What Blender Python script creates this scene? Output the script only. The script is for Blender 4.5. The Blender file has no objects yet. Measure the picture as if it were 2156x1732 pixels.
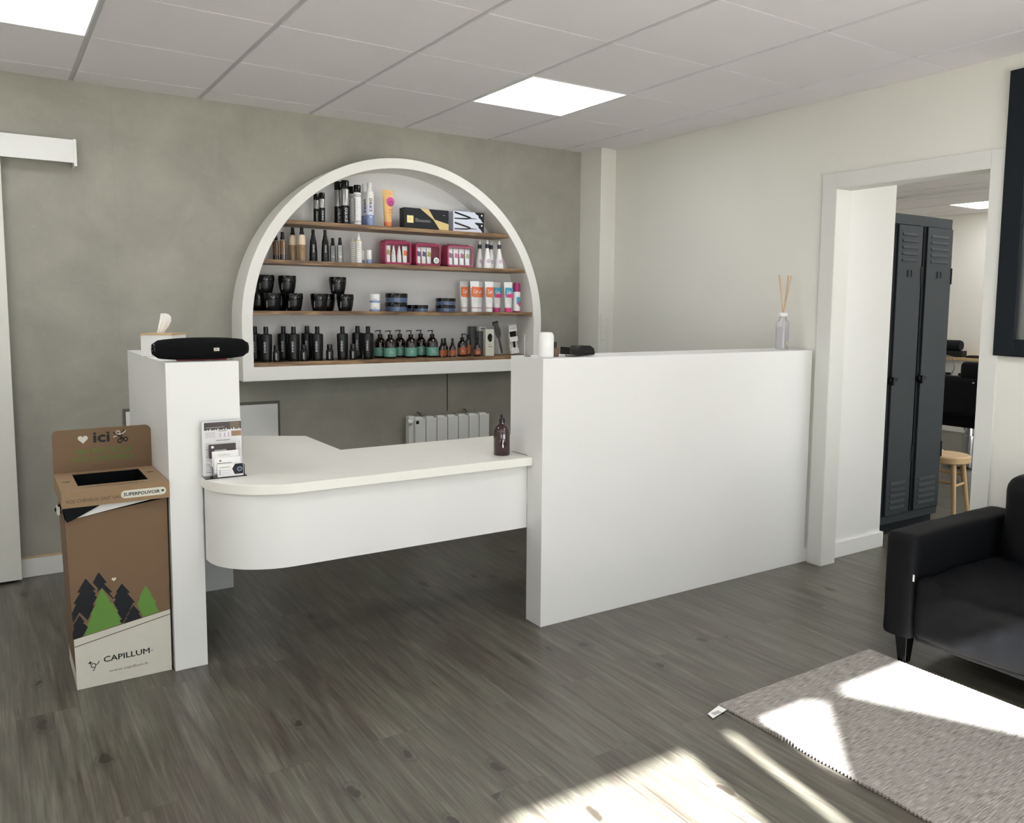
import bpy, bmesh, math, random
from mathutils import Vector, Matrix, noise
random.seed(7)
PI = math.pi
SC = bpy.context.scene
COL = SC.collection

# ------------------------------------------------------------------ camera
def make_camera():
    f, cx, cy = 1735.39, 1135.8, 816.87
    yaw, pitch, roll = math.radians(-33.968), math.radians(-5.603), math.radians(0.572)
    fw = Vector((math.sin(-yaw) * math.cos(pitch), math.cos(yaw) * math.cos(pitch), math.sin(pitch)))
    rt = fw.cross(Vector((0, 0, 1))).normalized()
    up = rt.cross(fw)
    r2 = rt * math.cos(roll) + up * math.sin(roll)
    u2 = -rt * math.sin(roll) + up * math.cos(roll)
    cam = bpy.data.cameras.new('camera')
    o = bpy.data.objects.new('camera', cam)
    COL.objects.link(o)
    m = Matrix((r2, u2, -fw)).transposed().to_4x4()
    m.translation = Vector((-3.709, -4.802, 1.381))
    o.matrix_world = m
    cam.sensor_fit = 'HORIZONTAL'
    cam.sensor_width = 36
    cam.lens = f * 36 / 2156
    cam.shift_x = -(cx - 1078) / 2156
    cam.shift_y = -(866 - cy) / 2156
    cam.clip_start = 0.05
    SC.camera = o
make_camera()

# ------------------------------------------------------------------ light
W = bpy.data.worlds.new('world'); SC.world = W; W.use_nodes = True
bg = W.node_tree.nodes['Background']
bg.inputs[0].default_value = (0.84, 0.93, 1.0, 1)
bg.inputs[1].default_value = 2.3
sun = bpy.data.lights.new('sun', 'SUN'); sun.energy = 92; sun.angle = math.radians(0.75)
sun.color = (0.955, 0.982, 1.0)
so = bpy.data.objects.new('sun', sun); COL.objects.link(so)
SUN_DIR = Vector((0.19, 1.0, -0.727)).normalized()
so.rotation_euler = SUN_DIR.to_track_quat('-Z', 'Y').to_euler()
so.location = (-4, -12, 6)
LED = 9.0
SC.view_settings.view_transform = 'Standard'
SC.view_settings.look = 'None'
SC.view_settings.gamma = 1
SC.view_settings.use_curve_mapping = False
SC.view_settings.exposure = 0.03
SC.cycles.use_denoising = True
SC.cycles.max_bounces = 10
SC.cycles.diffuse_bounces = 6
SC.cycles.glossy_bounces = 4
SC.cycles.transparent_max_bounces = 16
SC.cycles.sample_clamp_indirect = 6
SC.cycles.caustics_reflective = False
SC.cycles.caustics_refractive = False

# ------------------------------------------------------------------ materials
M = {}
def srgb(c):
    return tuple(((v / 255) / 12.92 if v / 255 <= 0.04045 else ((v / 255 + 0.055) / 1.055) ** 2.4) for v in c)
def mat(name, rgb, rough=0.5, metal=0.0, var=0.04, scale=30, bump=0.0, bscale=80, emit=None, spec=0.5, stretch=(1, 1, 1), coat=0.0):
    m = bpy.data.materials.new(name); m.use_nodes = True
    nt = m.node_tree; b = nt.nodes['Principled BSDF']
    c = srgb(rgb)
    b.inputs['Roughness'].default_value = rough
    b.inputs['Metallic'].default_value = metal
    b.inputs['Specular IOR Level'].default_value = spec
    b.inputs['Coat Weight'].default_value = coat
    tc = nt.nodes.new('ShaderNodeTexCoord'); mp = nt.nodes.new('ShaderNodeMapping')
    mp.inputs['Scale'].default_value = stretch
    nt.links.new(tc.outputs['Object'], mp.inputs[0])
    n = nt.nodes.new('ShaderNodeTexNoise'); n.inputs['Scale'].default_value = scale; n.inputs['Detail'].default_value = 4
    nt.links.new(mp.outputs[0], n.inputs['Vector'])
    r = nt.nodes.new('ShaderNodeMix'); r.data_type = 'RGBA'
    r.inputs[6].default_value = (*[v * (1 - var) for v in c], 1)
    r.inputs[7].default_value = (*[min(1, v * (1 + var)) for v in c], 1)
    nt.links.new(n.outputs[0], r.inputs[0]); nt.links.new(r.outputs[2], b.inputs['Base Color'])
    if bump:
        n2 = nt.nodes.new('ShaderNodeTexNoise'); n2.inputs['Scale'].default_value = bscale; n2.inputs['Detail'].default_value = 5
        nt.links.new(mp.outputs[0], n2.inputs['Vector'])
        bp = nt.nodes.new('ShaderNodeBump'); bp.inputs['Strength'].default_value = bump; bp.inputs['Distance'].default_value = 0.01
        nt.links.new(n2.outputs[0], bp.inputs['Height']); nt.links.new(bp.outputs[0], b.inputs['Normal'])
    if emit:
        b.inputs['Emission Color'].default_value = (*emit[0], 1); b.inputs['Emission Strength'].default_value = emit[1]
    M[name] = m
    return m
def film(name, rgb, alpha, rough=0.05, ior=1.5):
    """thin clear or tinted plastic/glass: tinted see-through plus a gloss"""
    m = bpy.data.materials.new(name); m.use_nodes = True; nt = m.node_tree
    nt.nodes.remove(nt.nodes['Principled BSDF']); out = nt.nodes['Material Output']
    t = nt.nodes.new('ShaderNodeBsdfTransparent'); t.inputs[0].default_value = (*srgb(rgb), 1)
    g = nt.nodes.new('ShaderNodeBsdfGlossy'); g.inputs['Roughness'].default_value = rough; g.inputs[0].default_value = (0.9, 0.9, 0.9, 1)
    fr = nt.nodes.new('ShaderNodeFresnel'); fr.inputs[0].default_value = ior
    mx = nt.nodes.new('ShaderNodeMixShader'); nt.links.new(fr.outputs[0], mx.inputs[0])
    d = nt.nodes.new('ShaderNodeBsdfDiffuse'); d.inputs[0].default_value = (*srgb(rgb), 1)
    m2 = nt.nodes.new('ShaderNodeMixShader'); m2.inputs[0].default_value = alpha
    ns = nt.nodes.new('ShaderNodeTexNoise'); ns.inputs['Scale'].default_value = 20
    mr = nt.nodes.new('ShaderNodeMapRange'); mr.inputs[3].default_value = alpha * 0.9; mr.inputs[4].default_value = min(1, alpha * 1.1)
    nt.links.new(ns.outputs[0], mr.inputs[0]); nt.links.new(mr.outputs[0], m2.inputs[0])
    nt.links.new(t.outputs[0], m2.inputs[1]); nt.links.new(d.outputs[0], m2.inputs[2])
    nt.links.new(m2.outputs[0], mx.inputs[1]); nt.links.new(g.outputs[0], mx.inputs[2]); nt.links.new(mx.outputs[0], out.inputs[0])
    M[name] = m
mat('white_lacquer', (231, 231, 230), 0.38, var=0.012, scale=4)
mat('white_paint', (231, 231, 230), 0.55, var=0.015, scale=5, bump=0.05, bscale=120)
mat('salon_paint', (240, 238, 229), 0.7, var=0.02, scale=3)
mat('cream_paint', (219, 218, 211), 0.75, var=0.02, scale=3, bump=0.06, bscale=150)
mat('ceiling_tile', (233, 230, 234), 0.9, var=0.02, scale=6, bump=0.05, bscale=300)
mat('tile_grid', (200, 200, 202), 0.6)
mat('trim_paint', (210, 210, 206), 0.55, var=0.015, scale=5)
mat('plaster', (238, 237, 232), 0.6, var=0.02, scale=7, bump=0.15, bscale=14)
mat('niche_back', (222, 221, 222), 0.7, var=0.02, scale=4)
mat('worktop', (240, 239, 232), 0.35, var=0.03, scale=6, stretch=(0.6, 5, 5))
mat('black_metal', (12, 19, 26), 0.5, var=0.05, spec=0.25)
mat('locker_grey', (36, 44, 51), 0.5, var=0.05, scale=8, spec=0.3)
mat('locker_dark', (14, 18, 24), 0.6, spec=0.2)
mat('black_plastic', (9, 10, 11), 0.36, var=0.1, spec=0.35)
mat('black_gloss', (6, 7, 8), 0.16, var=0.1, spec=0.4)
mat('black_bottle', (8, 9, 11), 0.33, var=0.15, spec=0.3)
mat('black_cloth', (8, 9, 11), 0.9, spec=0.15, var=0.15, scale=60, bump=0.4, bscale=900)
mat('sofa_fabric', (9, 10, 13), 0.6, var=0.15, scale=12, bump=0.25, bscale=700, spec=0.16)
mat('chrome', (200, 202, 205), 0.12, metal=1)
mat('steel', (150, 152, 152), 0.35, metal=1)
mat('silver', (170, 170, 168), 0.3, metal=0.8)
mat('cardboard', (114, 91, 68), 0.8, var=0.04, scale=25, bump=0.05, bscale=200)
mat('cardboard_lid', (138, 113, 84), 0.7, var=0.04, scale=25)  # same kraft, lightened to carry the light falling on the lid top
mat('print_dark', (24, 26, 30), 0.6, spec=0.3)
mat('print_brown', (96, 76, 60), 0.7)
mat('print_green', (92, 134, 56), 0.7)
mat('print_deep_green', (84, 112, 46), 0.7)
mat('print_white', (206, 204, 192), 0.65)
mat('liner_black', (4, 6, 9), 0.55, bump=0.15, bscale=30, spec=0.12)
mat('paper', (238, 238, 236), 0.8)
mat('tissue', (246, 245, 242), 0.9)
mat('light_wood', (196, 166, 122), 0.5, var=0.12, scale=8, stretch=(8, 8, 1))
mat('stool_wood', (205, 172, 128), 0.45, var=0.1, scale=10, stretch=(8, 8, 1))
mat('reed', (196, 166, 132), 0.7)
mat('cap_white', (238, 238, 238), 0.4)
mat('text_light', (168, 170, 172), 0.5)
mat('text_dim', (84, 86, 88), 0.5)
mat('text_olive', (88, 88, 60), 0.5)
mat('text_navy', (46, 46, 62), 0.5)
mat('blue_label', (128, 146, 190), 0.4)
mat('blue_pale', (214, 220, 236), 0.4)
mat('orange_tube', (224, 180, 116), 0.4)
mat('orange_cap', (214, 118, 74), 0.4)
mat('magenta', (206, 56, 150), 0.4)
mat('magenta_cap', (150, 30, 96), 0.4)
mat('gold', (206, 182, 128), 0.4, metal=0.25)
mat('pale_gold', (236, 222, 158), 0.5)
mat('teal_label', (98, 152, 138), 0.5)
mat('rust_label', (156, 84, 48), 0.5)
mat('navy', (30, 32, 58), 0.35)
mat('jar_blue', (74, 92, 122), 0.3)
mat('amber_dark', (26, 12, 8), 0.1, coat=0.5)
mat('amber_red', (44, 14, 16), 0.08, coat=0.6)
mat('liquid_brown', (112, 78, 52), 0.15)
mat('lilac_pale', (230, 227, 233), 0.4)
mat('liquid_cream', (226, 206, 182), 0.3)
mat('liquid_tan', (150, 122, 90), 0.2)
mat('print_orange', (222, 108, 58), 0.5)
mat('print_cyan', (70, 158, 190), 0.5)
mat('print_pink', (208, 62, 128), 0.5)
mat('print_purple', (92, 62, 104), 0.5)
mat('print_olive', (160, 160, 80), 0.5)
mat('pouch_pink', (168, 60, 92), 0.3, bump=0.3, bscale=60)
mat('lilac', (196, 172, 196), 0.5)
mat('shadow_gap', (96, 94, 86), 0.8)
mat('radiator', (214, 215, 212), 0.35, var=0.01)
mat('beige_box', (206, 204, 190), 0.6)
mat('grey_box', (92, 94, 92), 0.5)
mat('shelf_white', (224, 222, 216), 0.5)
mat('speaker_red', (120, 34, 44), 0.6)
mat('photo_brown', (44, 30, 26), 0.5, var=0.4, scale=60)
mat('photo_tan', (150, 112, 82), 0.5, var=0.4, scale=120)
mat('pavement', (168, 164, 156), 0.9, var=0.08, scale=3)
mat('parasol_cloth', (196, 186, 166), 0.9)
mat('led', (255, 255, 255), 0.5, emit=((0.97, 0.985, 1.0), LED))
film('clear_film', (253, 253, 253), 0.02)
film('clear_plastic', (236, 238, 240), 0.20)
film('frosted', (242, 241, 245), 0.40)
film('acrylic', (253, 253, 254), 0.006, 0.02, 1.07)
film('pink_film', (200, 96, 128), 0.45)
film('window_glass', (246, 249, 248), 0.02, 0.0)

def N(nt, t, **k):
    n = nt.nodes.new(t)
    for a, v in k.items(): setattr(n, a, v)
    return n
def wood_mat(name, c1, c2, c3, along=0):
    m = bpy.data.materials.new(name); m.use_nodes = True; nt = m.node_tree; b = nt.nodes['Principled BSDF']
    b.inputs['Roughness'].default_value = 0.5
    tc = N(nt, 'ShaderNodeTexCoord'); mp = N(nt, 'ShaderNodeMapping')
    s = [14, 14, 14]; s[along] = 1.4
    mp.inputs['Scale'].default_value = s
    nt.links.new(tc.outputs['Object'], mp.inputs[0])
    n = N(nt, 'ShaderNodeTexNoise'); n.inputs['Scale'].default_value = 4; n.inputs['Detail'].default_value = 6; n.inputs['Distortion'].default_value = 0.6
    nt.links.new(mp.outputs[0], n.inputs['Vector'])
    cr = N(nt, 'ShaderNodeValToRGB'); e = cr.color_ramp.elements
    e[0].position = 0.3; e[0].color = (*srgb(c1), 1); e[1].position = 0.72; e[1].color = (*srgb(c3), 1)
    x = e.new(0.52); x.color = (*srgb(c2), 1)
    nt.links.new(n.outputs[0], cr.inputs[0]); nt.links.new(cr.outputs[0], b.inputs['Base Color'])
    M[name] = m
wood_mat('shelf_wood', (78, 56, 38), (122, 94, 66), (168, 138, 100), 0)

def concrete_mat():
    m = bpy.data.materials.new('concrete_wallpaper'); m.use_nodes = True; nt = m.node_tree; b = nt.nodes['Principled BSDF']
    b.inputs['Roughness'].default_value = 0.7
    tc = N(nt, 'ShaderNodeTexCoord')
    n = N(nt, 'ShaderNodeTexNoise'); n.inputs['Scale'].default_value = 2.6; n.inputs['Detail'].default_value = 9; n.inputs['Roughness'].default_value = 0.62; n.inputs['Distortion'].default_value = 0.3
    nt.links.new(tc.outputs['Object'], n.inputs['Vector'])
    cr = N(nt, 'ShaderNodeValToRGB'); e = cr.color_ramp.elements
    e[0].position = 0.32; e[0].color = (*srgb((142, 140, 131)), 1); e[1].position = 0.7; e[1].color = (*srgb((162, 160, 150)), 1)
    nt.links.new(n.outputs[0], cr.inputs[0])
    n2 = N(nt, 'ShaderNodeTexNoise'); n2.inputs['Scale'].default_value = 38; n2.inputs['Detail'].default_value = 5
    nt.links.new(tc.outputs['Object'], n2.inputs['Vector'])
    mr = N(nt, 'ShaderNodeMapRange'); mr.inputs[1].default_value = 0.62; mr.inputs[2].default_value = 0.8; mr.inputs[3].default_value = 0; mr.inputs[4].default_value = 0.3
    nt.links.new(n2.outputs[0], mr.inputs[0])
    mx = N(nt, 'ShaderNodeMix', data_type='RGBA'); mx.inputs[7].default_value = (*srgb((186, 182, 172)), 1)
    nt.links.new(mr.outputs[0], mx.inputs[0]); nt.links.new(cr.outputs[0], mx.inputs[6])
    # faint vertical joints of the wallpaper lengths
    sp = N(nt, 'ShaderNodeSeparateXYZ'); nt.links.new(tc.outputs['Object'], sp.inputs[0])
    a = N(nt, 'ShaderNodeMath', operation='ADD'); a.inputs[1].default_value = 10 + 2.66
    nt.links.new(sp.outputs[0], a.inputs[0])
    d = N(nt, 'ShaderNodeMath', operation='PINGPONG'); d.inputs[1].default_value = 0.53 / 2 * 1.0
    nt.links.new(a.outputs[0], d.inputs[0])
    l = N(nt, 'ShaderNodeMath', operation='LESS_THAN'); l.inputs[1].default_value = 0.0012
    nt.links.new(d.outputs[0], l.inputs[0])
    ml = N(nt, 'ShaderNodeMath', operation='MULTIPLY'); ml.inputs[1].default_value = 0.14
    nt.links.new(l.outputs[0], ml.inputs[0])
    mx2 = N(nt, 'ShaderNodeMix', data_type='RGBA'); mx2.inputs[7].default_value = (*srgb((98, 95, 86)), 1)
    nt.links.new(ml.outputs[0], mx2.inputs[0]); nt.links.new(mx.outputs[2], mx2.inputs[6])
    nt.links.new(mx2.outputs[2], b.inputs['Base Color'])
    bp = N(nt, 'ShaderNodeBump'); bp.inputs['Strength'].default_value = 0.1; bp.inputs['Distance'].default_value = 0.005
    nt.links.new(n2.outputs[0], bp.inputs['Height']); nt.links.new(bp.outputs[0], b.inputs['Normal'])
    M['concrete_wallpaper'] = m
concrete_mat()

def floor_mat():
    m = bpy.data.materials.new('plank_floor'); m.use_nodes = True; nt = m.node_tree; b = nt.nodes['Principled BSDF']
    L = nt.links.new
    tc = N(nt, 'ShaderNodeTexCoord'); sp = N(nt, 'ShaderNodeSeparateXYZ'); L(tc.outputs['Object'], sp.inputs[0])
    cb = N(nt, 'ShaderNodeCombineXYZ'); L(sp.outputs[1], cb.inputs[0]); L(sp.outputs[0], cb.inputs[1])
    br = N(nt, 'ShaderNodeTexBrick'); br.inputs['Scale'].default_value = 1; br.inputs['Brick Width'].default_value = 1.22; br.inputs['Row Height'].default_value = 0.184
    br.inputs['Mortar Size'].default_value = 0.0012; br.inputs['Mortar Smooth'].default_value = 0.1; br.offset = 0.37
    br.inputs['Color1'].default_value = (0, 0, 0, 1); br.inputs['Color2'].default_value = (1, 1, 1, 1); br.inputs['Mortar'].default_value = (0.5, 0.5, 0.5, 1)
    L(cb.outputs[0], br.inputs['Vector'])
    # offset the grain from plank to plank
    add = N(nt, 'ShaderNodeVectorMath', operation='MULTIPLY_ADD'); add.inputs[1].default_value = (9, 9, 9)
    L(br.outputs['Color'], add.inputs[0]); L(tc.outputs['Object'], add.inputs[2])
    mp = N(nt, 'ShaderNodeMapping'); mp.inputs['Scale'].default_value = (26, 1.7, 1); L(add.outputs[0], mp.inputs[0])
    n1 = N(nt, 'ShaderNodeTexNoise'); n1.inputs['Scale'].default_value = 1.3; n1.inputs['Detail'].default_value = 8; n1.inputs['Roughness'].default_value = 0.62; n1.inputs['Distortion'].default_value = 1.1
    L(mp.outputs[0], n1.inputs['Vector'])
    mp2 = N(nt, 'ShaderNodeMapping'); mp2.inputs['Scale'].default_value = (7.5, 0.7, 1); L(add.outputs[0], mp2.inputs[0])
    n2 = N(nt, 'ShaderNodeTexNoise'); n2.inputs['Scale'].default_value = 1.8; n2.inputs['Detail'].default_value = 6; n2.inputs['Distortion'].default_value = 1.5; L(mp2.outputs[0], n2.inputs['Vector'])
    cr = N(nt, 'ShaderNodeValToRGB'); e = cr.color_ramp.elements
    e[0].position = 0.30; e[0].color = (*srgb((52, 48, 41)), 1); e[1].position = 0.72; e[1].color = (*srgb((122, 118, 106)), 1)
    x = e.new(0.5); x.color = (*srgb((84, 80, 71)), 1)
    L(n1.outputs[0], cr.inputs[0])
    cr2 = N(nt, 'ShaderNodeValToRGB'); e = cr2.color_ramp.elements
    e[0].position = 0.32; e[0].color = (*srgb((62, 52, 46)), 1); e[1].position = 0.68; e[1].color = (*srgb((102, 103, 90)), 1)
    L(n2.outputs[0], cr2.inputs[0])
    mx = N(nt, 'ShaderNodeMix', data_type='RGBA'); mx.inputs[0].default_value = 0.5; L(cr.outputs[0], mx.inputs[6]); L(cr2.outputs[0], mx.inputs[7])
    mpf = N(nt, 'ShaderNodeMapping'); mpf.inputs['Scale'].default_value = (110, 2.6, 1); L(add.outputs[0], mpf.inputs[0])
    nf = N(nt, 'ShaderNodeTexNoise'); nf.inputs['Scale'].default_value = 1.2; nf.inputs['Detail'].default_value = 5; nf.inputs['Distortion'].default_value = 0.8; L(mpf.outputs[0], nf.inputs['Vector'])
    fr_ = N(nt, 'ShaderNodeMapRange'); fr_.inputs[1].default_value = 0.3; fr_.inputs[2].default_value = 0.7; fr_.inputs[3].default_value = 0.74; fr_.inputs[4].default_value = 1.28; L(nf.outputs[0], fr_.inputs[0])
    mxf = N(nt, 'ShaderNodeVectorMath', operation='SCALE'); L(mx.outputs[2], mxf.inputs[0]); L(fr_.outputs[0], mxf.inputs['Scale'])
    # plank tone
    sc = N(nt, 'ShaderNodeSeparateColor'); L(br.outputs['Color'], sc.inputs[0])
    tr = N(nt, 'ShaderNodeMapRange'); tr.inputs[3].default_value = 0.94; tr.inputs[4].default_value = 1.06; L(sc.outputs[0], tr.inputs[0])
    mt = N(nt, 'ShaderNodeVectorMath', operation='SCALE'); L(mxf.outputs[0], mt.inputs[0]); L(tr.outputs[0], mt.inputs['Scale'])
    # knots
    mp3 = N(nt, 'ShaderNodeMapping'); mp3.inputs['Scale'].default_value = (2.9, 1.55, 1); L(add.outputs[0], mp3.inputs[0])
    nd = N(nt, 'ShaderNodeTexNoise'); nd.inputs['Scale'].default_value = 14; L(tc.outputs['Object'], nd.inputs['Vector'])
    ad2 = N(nt, 'ShaderNodeVectorMath', operation='MULTIPLY_ADD'); ad2.inputs[1].default_value = (0.13, 0.13, 0); L(nd.outputs['Color'], ad2.inputs[0]); L(mp3.outputs[0], ad2.inputs[2])
    vo = N(nt, 'ShaderNodeTexVoronoi'); vo.voronoi_dimensions = '2D'; vo.inputs['Scale'].default_value = 1; vo.inputs['Randomness'].default_value = 0.9
    L(ad2.outputs[0], vo.inputs['Vector'])
    kr = N(nt, 'ShaderNodeValToRGB'); e = kr.color_ramp.elements
    e[0].position = 0.0; e[0].color = (0.95, 0.95, 0.95, 1); e[1].position = 0.10; e[1].color = (0, 0, 0, 1)
    for pp, vv in ((0.036, 0.85), (0.052, 0.1), (0.062, 0.0), (0.070, 0.45), (0.082, 0.12)):
        q = e.new(pp); q.color = (vv, vv, vv, 1)
    L(vo.outputs['Distance'], kr.inputs[0])
    mk = N(nt, 'ShaderNodeMix', data_type='RGBA'); mk.inputs[7].default_value = (*srgb((44, 38, 32)), 1)
    L(kr.outputs[0], mk.inputs[0]); L(mt.outputs[0], mk.inputs[6])
    mj = N(nt, 'ShaderNodeMix', data_type='RGBA'); mj.inputs[7].default_value = (*srgb((46, 42, 36)), 1)
    fj = N(nt, 'ShaderNodeMath', operation='MULTIPLY'); fj.inputs[1].default_value = 0.35; L(br.outputs['Fac'], fj.inputs[0])
    L(fj.outputs[0], mj.inputs[0]); L(mk.outputs[2], mj.inputs[6])
    L(mj.outputs[2], b.inputs['Base Color'])
    rr = N(nt, 'ShaderNodeMapRange'); rr.inputs[3].default_value = 0.26; rr.inputs[4].default_value = 0.44; L(n1.outputs[0], rr.inputs[0]); L(rr.outputs[0], b.inputs['Roughness'])
    bp = N(nt, 'ShaderNodeBump'); bp.inputs['Strength'].default_value = 0.12; bp.inputs['Distance'].default_value = 0.003
    L(n1.outputs[0], bp.inputs['Height']); L(bp.outputs[0], b.inputs['Normal'])
    b.inputs['Specular IOR Level'].default_value = 0.55
    M['plank_floor'] = m
floor_mat()

def rug_mat():
    m = bpy.data.materials.new('rug_weave'); m.use_nodes = True; nt = m.node_tree; b = nt.nodes['Principled BSDF']; L = nt.links.new
    b.inputs['Roughness'].default_value = 0.95; b.inputs['Specular IOR Level'].default_value = 0.1
    tc = N(nt, 'ShaderNodeTexCoord'); mp = N(nt, 'ShaderNodeMapping'); mp.inputs['Scale'].default_value = (13, 300, 1); L(tc.outputs['Object'], mp.inputs[0])
    n = N(nt, 'ShaderNodeTexNoise'); n.inputs['Scale'].default_value = 1.6; n.inputs['Detail'].default_value = 5; L(mp.outputs[0], n.inputs['Vector'])
    cr = N(nt, 'ShaderNodeValToRGB'); e = cr.color_ramp.elements
    e[0].position = 0.34; e[0].color = (*srgb((100, 95, 91)), 1); e[1].position = 0.68; e[1].color = (*srgb((184, 179, 173)), 1)
    L(n.outputs[0], cr.inputs[0]); L(cr.outputs[0], b.inputs['Base Color'])
    w = N(nt, 'ShaderNodeTexWave'); w.bands_direction = 'Y'; w.inputs['Scale'].default_value = 60; w.inputs['Distortion'].default_value = 0.1; L(tc.outputs['Object'], w.inputs['Vector'])
    bp = N(nt, 'ShaderNodeBump'); bp.inputs['Strength'].default_value = 0.25; bp.inputs['Distance'].default_value = 0.003; L(w.outputs[0], bp.inputs['Height']); L(bp.outputs[0], b.inputs['Normal'])
    M['rug_weave'] = m
rug_mat()

# ------------------------------------------------------------------ mesh helpers
_text = {}
def text_geo(s, bold=0.0):
    k = (s, bold)
    if k not in _text:
        cu = bpy.data.curves.new('t', 'FONT'); cu.body = s; cu.size = 1; cu.resolution_u = 2
        o = bpy.data.objects.new('t', cu); COL.objects.link(o)
        dg = bpy.context.evaluated_depsgraph_get(); me = o.evaluated_get(dg).to_mesh()
        vs = [(v.co[0], v.co[1], 0) for v in me.vertices]; fs = [tuple(p.vertices) for p in me.polygons]
        o.evaluated_get(dg).to_mesh_clear()
        bpy.data.objects.remove(o); bpy.data.curves.remove(cu)
        if bold:
            nv = len(vs); q = bold * 0.8; base = list(vs); bf = list(fs); vs = []; fs = []
            for i, (dx, dy) in enumerate(((0, 0), (q, 0), (-q, 0), (0, q), (0, -q))):
                vs += [(x + dx, y + dy, i * 5e-5) for x, y, _ in base]; fs += [tuple(a + i * nv for a in f) for f in bf]
        x0 = min(v[0] for v in vs); x1 = max(v[0] for v in vs); y0 = min(v[1] for v in vs); y1 = max(v[1] for v in vs)
        _text[k] = (vs, fs, x0, x1, y0, y1)
    return _text[k]
class MB:
    def __init__(s): s.v = []; s.f = []; s.m = []; s.mats = []
    def mi(s, m):
        if m not in s.mats: s.mats.append(m)
        return s.mats.index(m)
    def add(s, vs, fs, m, T=None):
        n = len(s.v); k = s.mi(m)
        s.v += [tuple(T @ Vector(v)) if T else tuple(v) for v in vs]
        s.f += [tuple(i + n for i in f) for f in fs]; s.m += [k] * len(fs)
        return s
    def box(s, x0, x1, y0, y1, z0, z1, m, T=None):
        vs = [(x, y, z) for x in (x0, x1) for y in (y0, y1) for z in (z0, z1)]
        return s.add(vs, [(0, 1, 3, 2), (4, 6, 7, 5), (0, 4, 5, 1), (2, 3, 7, 6), (0, 2, 6, 4), (1, 5, 7, 3)], m, T)
    def prism(s, pts, z0, z1, m, ax='z', T=None):
        """extrude a 2D polygon; ax z: (x,y), ax y: (x,z), ax x: (y,z)"""
        n = len(pts)
        def P(p, h): return (p[0], p[1], h) if ax == 'z' else ((p[0], h, p[1]) if ax == 'y' else (h, p[0], p[1]))
        vs = [P(p, z0) for p in pts] + [P(p, z1) for p in pts]
        fs = [tuple(range(n)), tuple(range(2 * n - 1, n - 1, -1))] + [(i, i + n, (i + 1) % n + n, (i + 1) % n) for i in range(n)]
        return s.add(vs, fs, m, T)
    def lathe(s, prof, mats, n=24, sx=1, sy=1, T=None):
        """prof: list of (r,z); mats: a name or one per segment"""
        if isinstance(mats, str): mats = [mats] * (len(prof) - 1)
        for (a, b, m) in zip(prof[:-1], prof[1:], mats):
            if m is None: continue
            vs = []; fs = []
            for r, z in (a, b):
                vs += [(r * sx * math.cos(2 * PI * i / n), r * sy * math.sin(2 * PI * i / n), z) for i in range(n)]
            fs = [(i, (i + 1) % n, (i + 1) % n + n, i + n) for i in range(n)]
            s.add(vs, fs, m, T)
        return s
    def tube(s, pts, r, m, n=8, T=None, caps=True):
        pts = [Vector(p) for p in pts]; vs = []; fs = []
        rs = r if isinstance(r, (list, tuple)) else [r] * len(pts)
        for i, p in enumerate(pts):
            d = (pts[min(i + 1, len(pts) - 1)] - pts[max(i - 1, 0)]).normalized()
            a = Vector((0, 0, 1)) if abs(d.z) < 0.9 else Vector((1, 0, 0))
            u = d.cross(a).normalized(); w = d.cross(u)
            vs += [tuple(p + (u * math.cos(2 * PI * k / n) + w * math.sin(2 * PI * k / n)) * rs[i]) for k in range(n)]
        for i in range(len(pts) - 1):
            fs += [(i * n + k, i * n + (k + 1) % n, (i + 1) * n + (k + 1) % n, (i + 1) * n + k) for k in range(n)]
        if caps: fs += [tuple(range(n)), tuple(range(len(vs) - 1, len(vs) - n - 1, -1))]
        return s.add(vs, fs, m, T)
    def flat(s, pts, m, T=None):
        return s.add(pts, [tuple(range(len(pts)))], m, T)
    def text(s, t, x0, z0, m, y=0.0, h=None, w=None, bold=0.0, ax='y', cyl=None, vert=False, T=None, flip=False):
        """lettering in the plane y=const reading along +x, baseline z0; h letter height, w total width; cyl=(radius,sx,sy) wraps it"""
        vs, fs, a, b, c, d = text_geo(t, bold)
        if h is None: k = w / (b - a); kz = k
        else: kz = h / (d - c); k = kz if w is None else w / (b - a)
        out = []
        for (px, py, e) in vs:
            u = (px - a) * k; v = (py - c) * kz
            if vert: u, v = -v, u
            X = x0 + u; Z = z0 + v
            if cyl:
                r, sx, sy = cyl; th = -PI / 2 + X / r
                out.append(((r + 0.0004 + e) * sx * math.cos(th), (r + 0.0004 + e) * sy * math.sin(th), Z))
            elif ax == 'y': out.append((X, y - e, Z))
            else: out.append((X, Z, y + e))
        return s.add(out, fs, m, T)
    def build(s, name, parent=None, bevel=0, seg=2, rot=None, loc=None, sharp=35, label=None):
        me = bpy.data.meshes.new(name)
        pr = parent
        while pr is not None and pr.parent is not None: pr = pr.parent
        off = Vector(pr['_o']) if pr is not None and '_o' in pr else Vector((0, 0, 0))
        me.from_pydata([tuple(Vector(v) - off) for v in s.v], [], s.f)
        for k in s.mats: me.materials.append(M[k])
        me.polygons.foreach_set('material_index', s.m)
        bm = bmesh.new(); bm.from_mesh(me)
        bmesh.ops.remove_doubles(bm, verts=bm.verts, dist=1e-5)
        bmesh.ops.recalc_face_normals(bm, faces=bm.faces)
        for f in bm.faces: f.smooth = True
        for e in bm.edges:
            if len(e.link_faces) != 2 or e.calc_face_angle(0) > math.radians(sharp): e.smooth = False
        bm.to_mesh(me); bm.free()
        o = bpy.data.objects.new(name, me); COL.objects.link(o)
        if parent is not None: o.parent = parent
        if loc: o.location = loc
        if rot: o.rotation_euler = rot
        if bevel:
            b = o.modifiers.new('bevel', 'BEVEL'); b.width = bevel; b.segments = seg; b.limit_method = 'ANGLE'; b.angle_limit = math.radians(40)
            b.harden_normals = True
        if label: o['label'] = label
        return o
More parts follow.
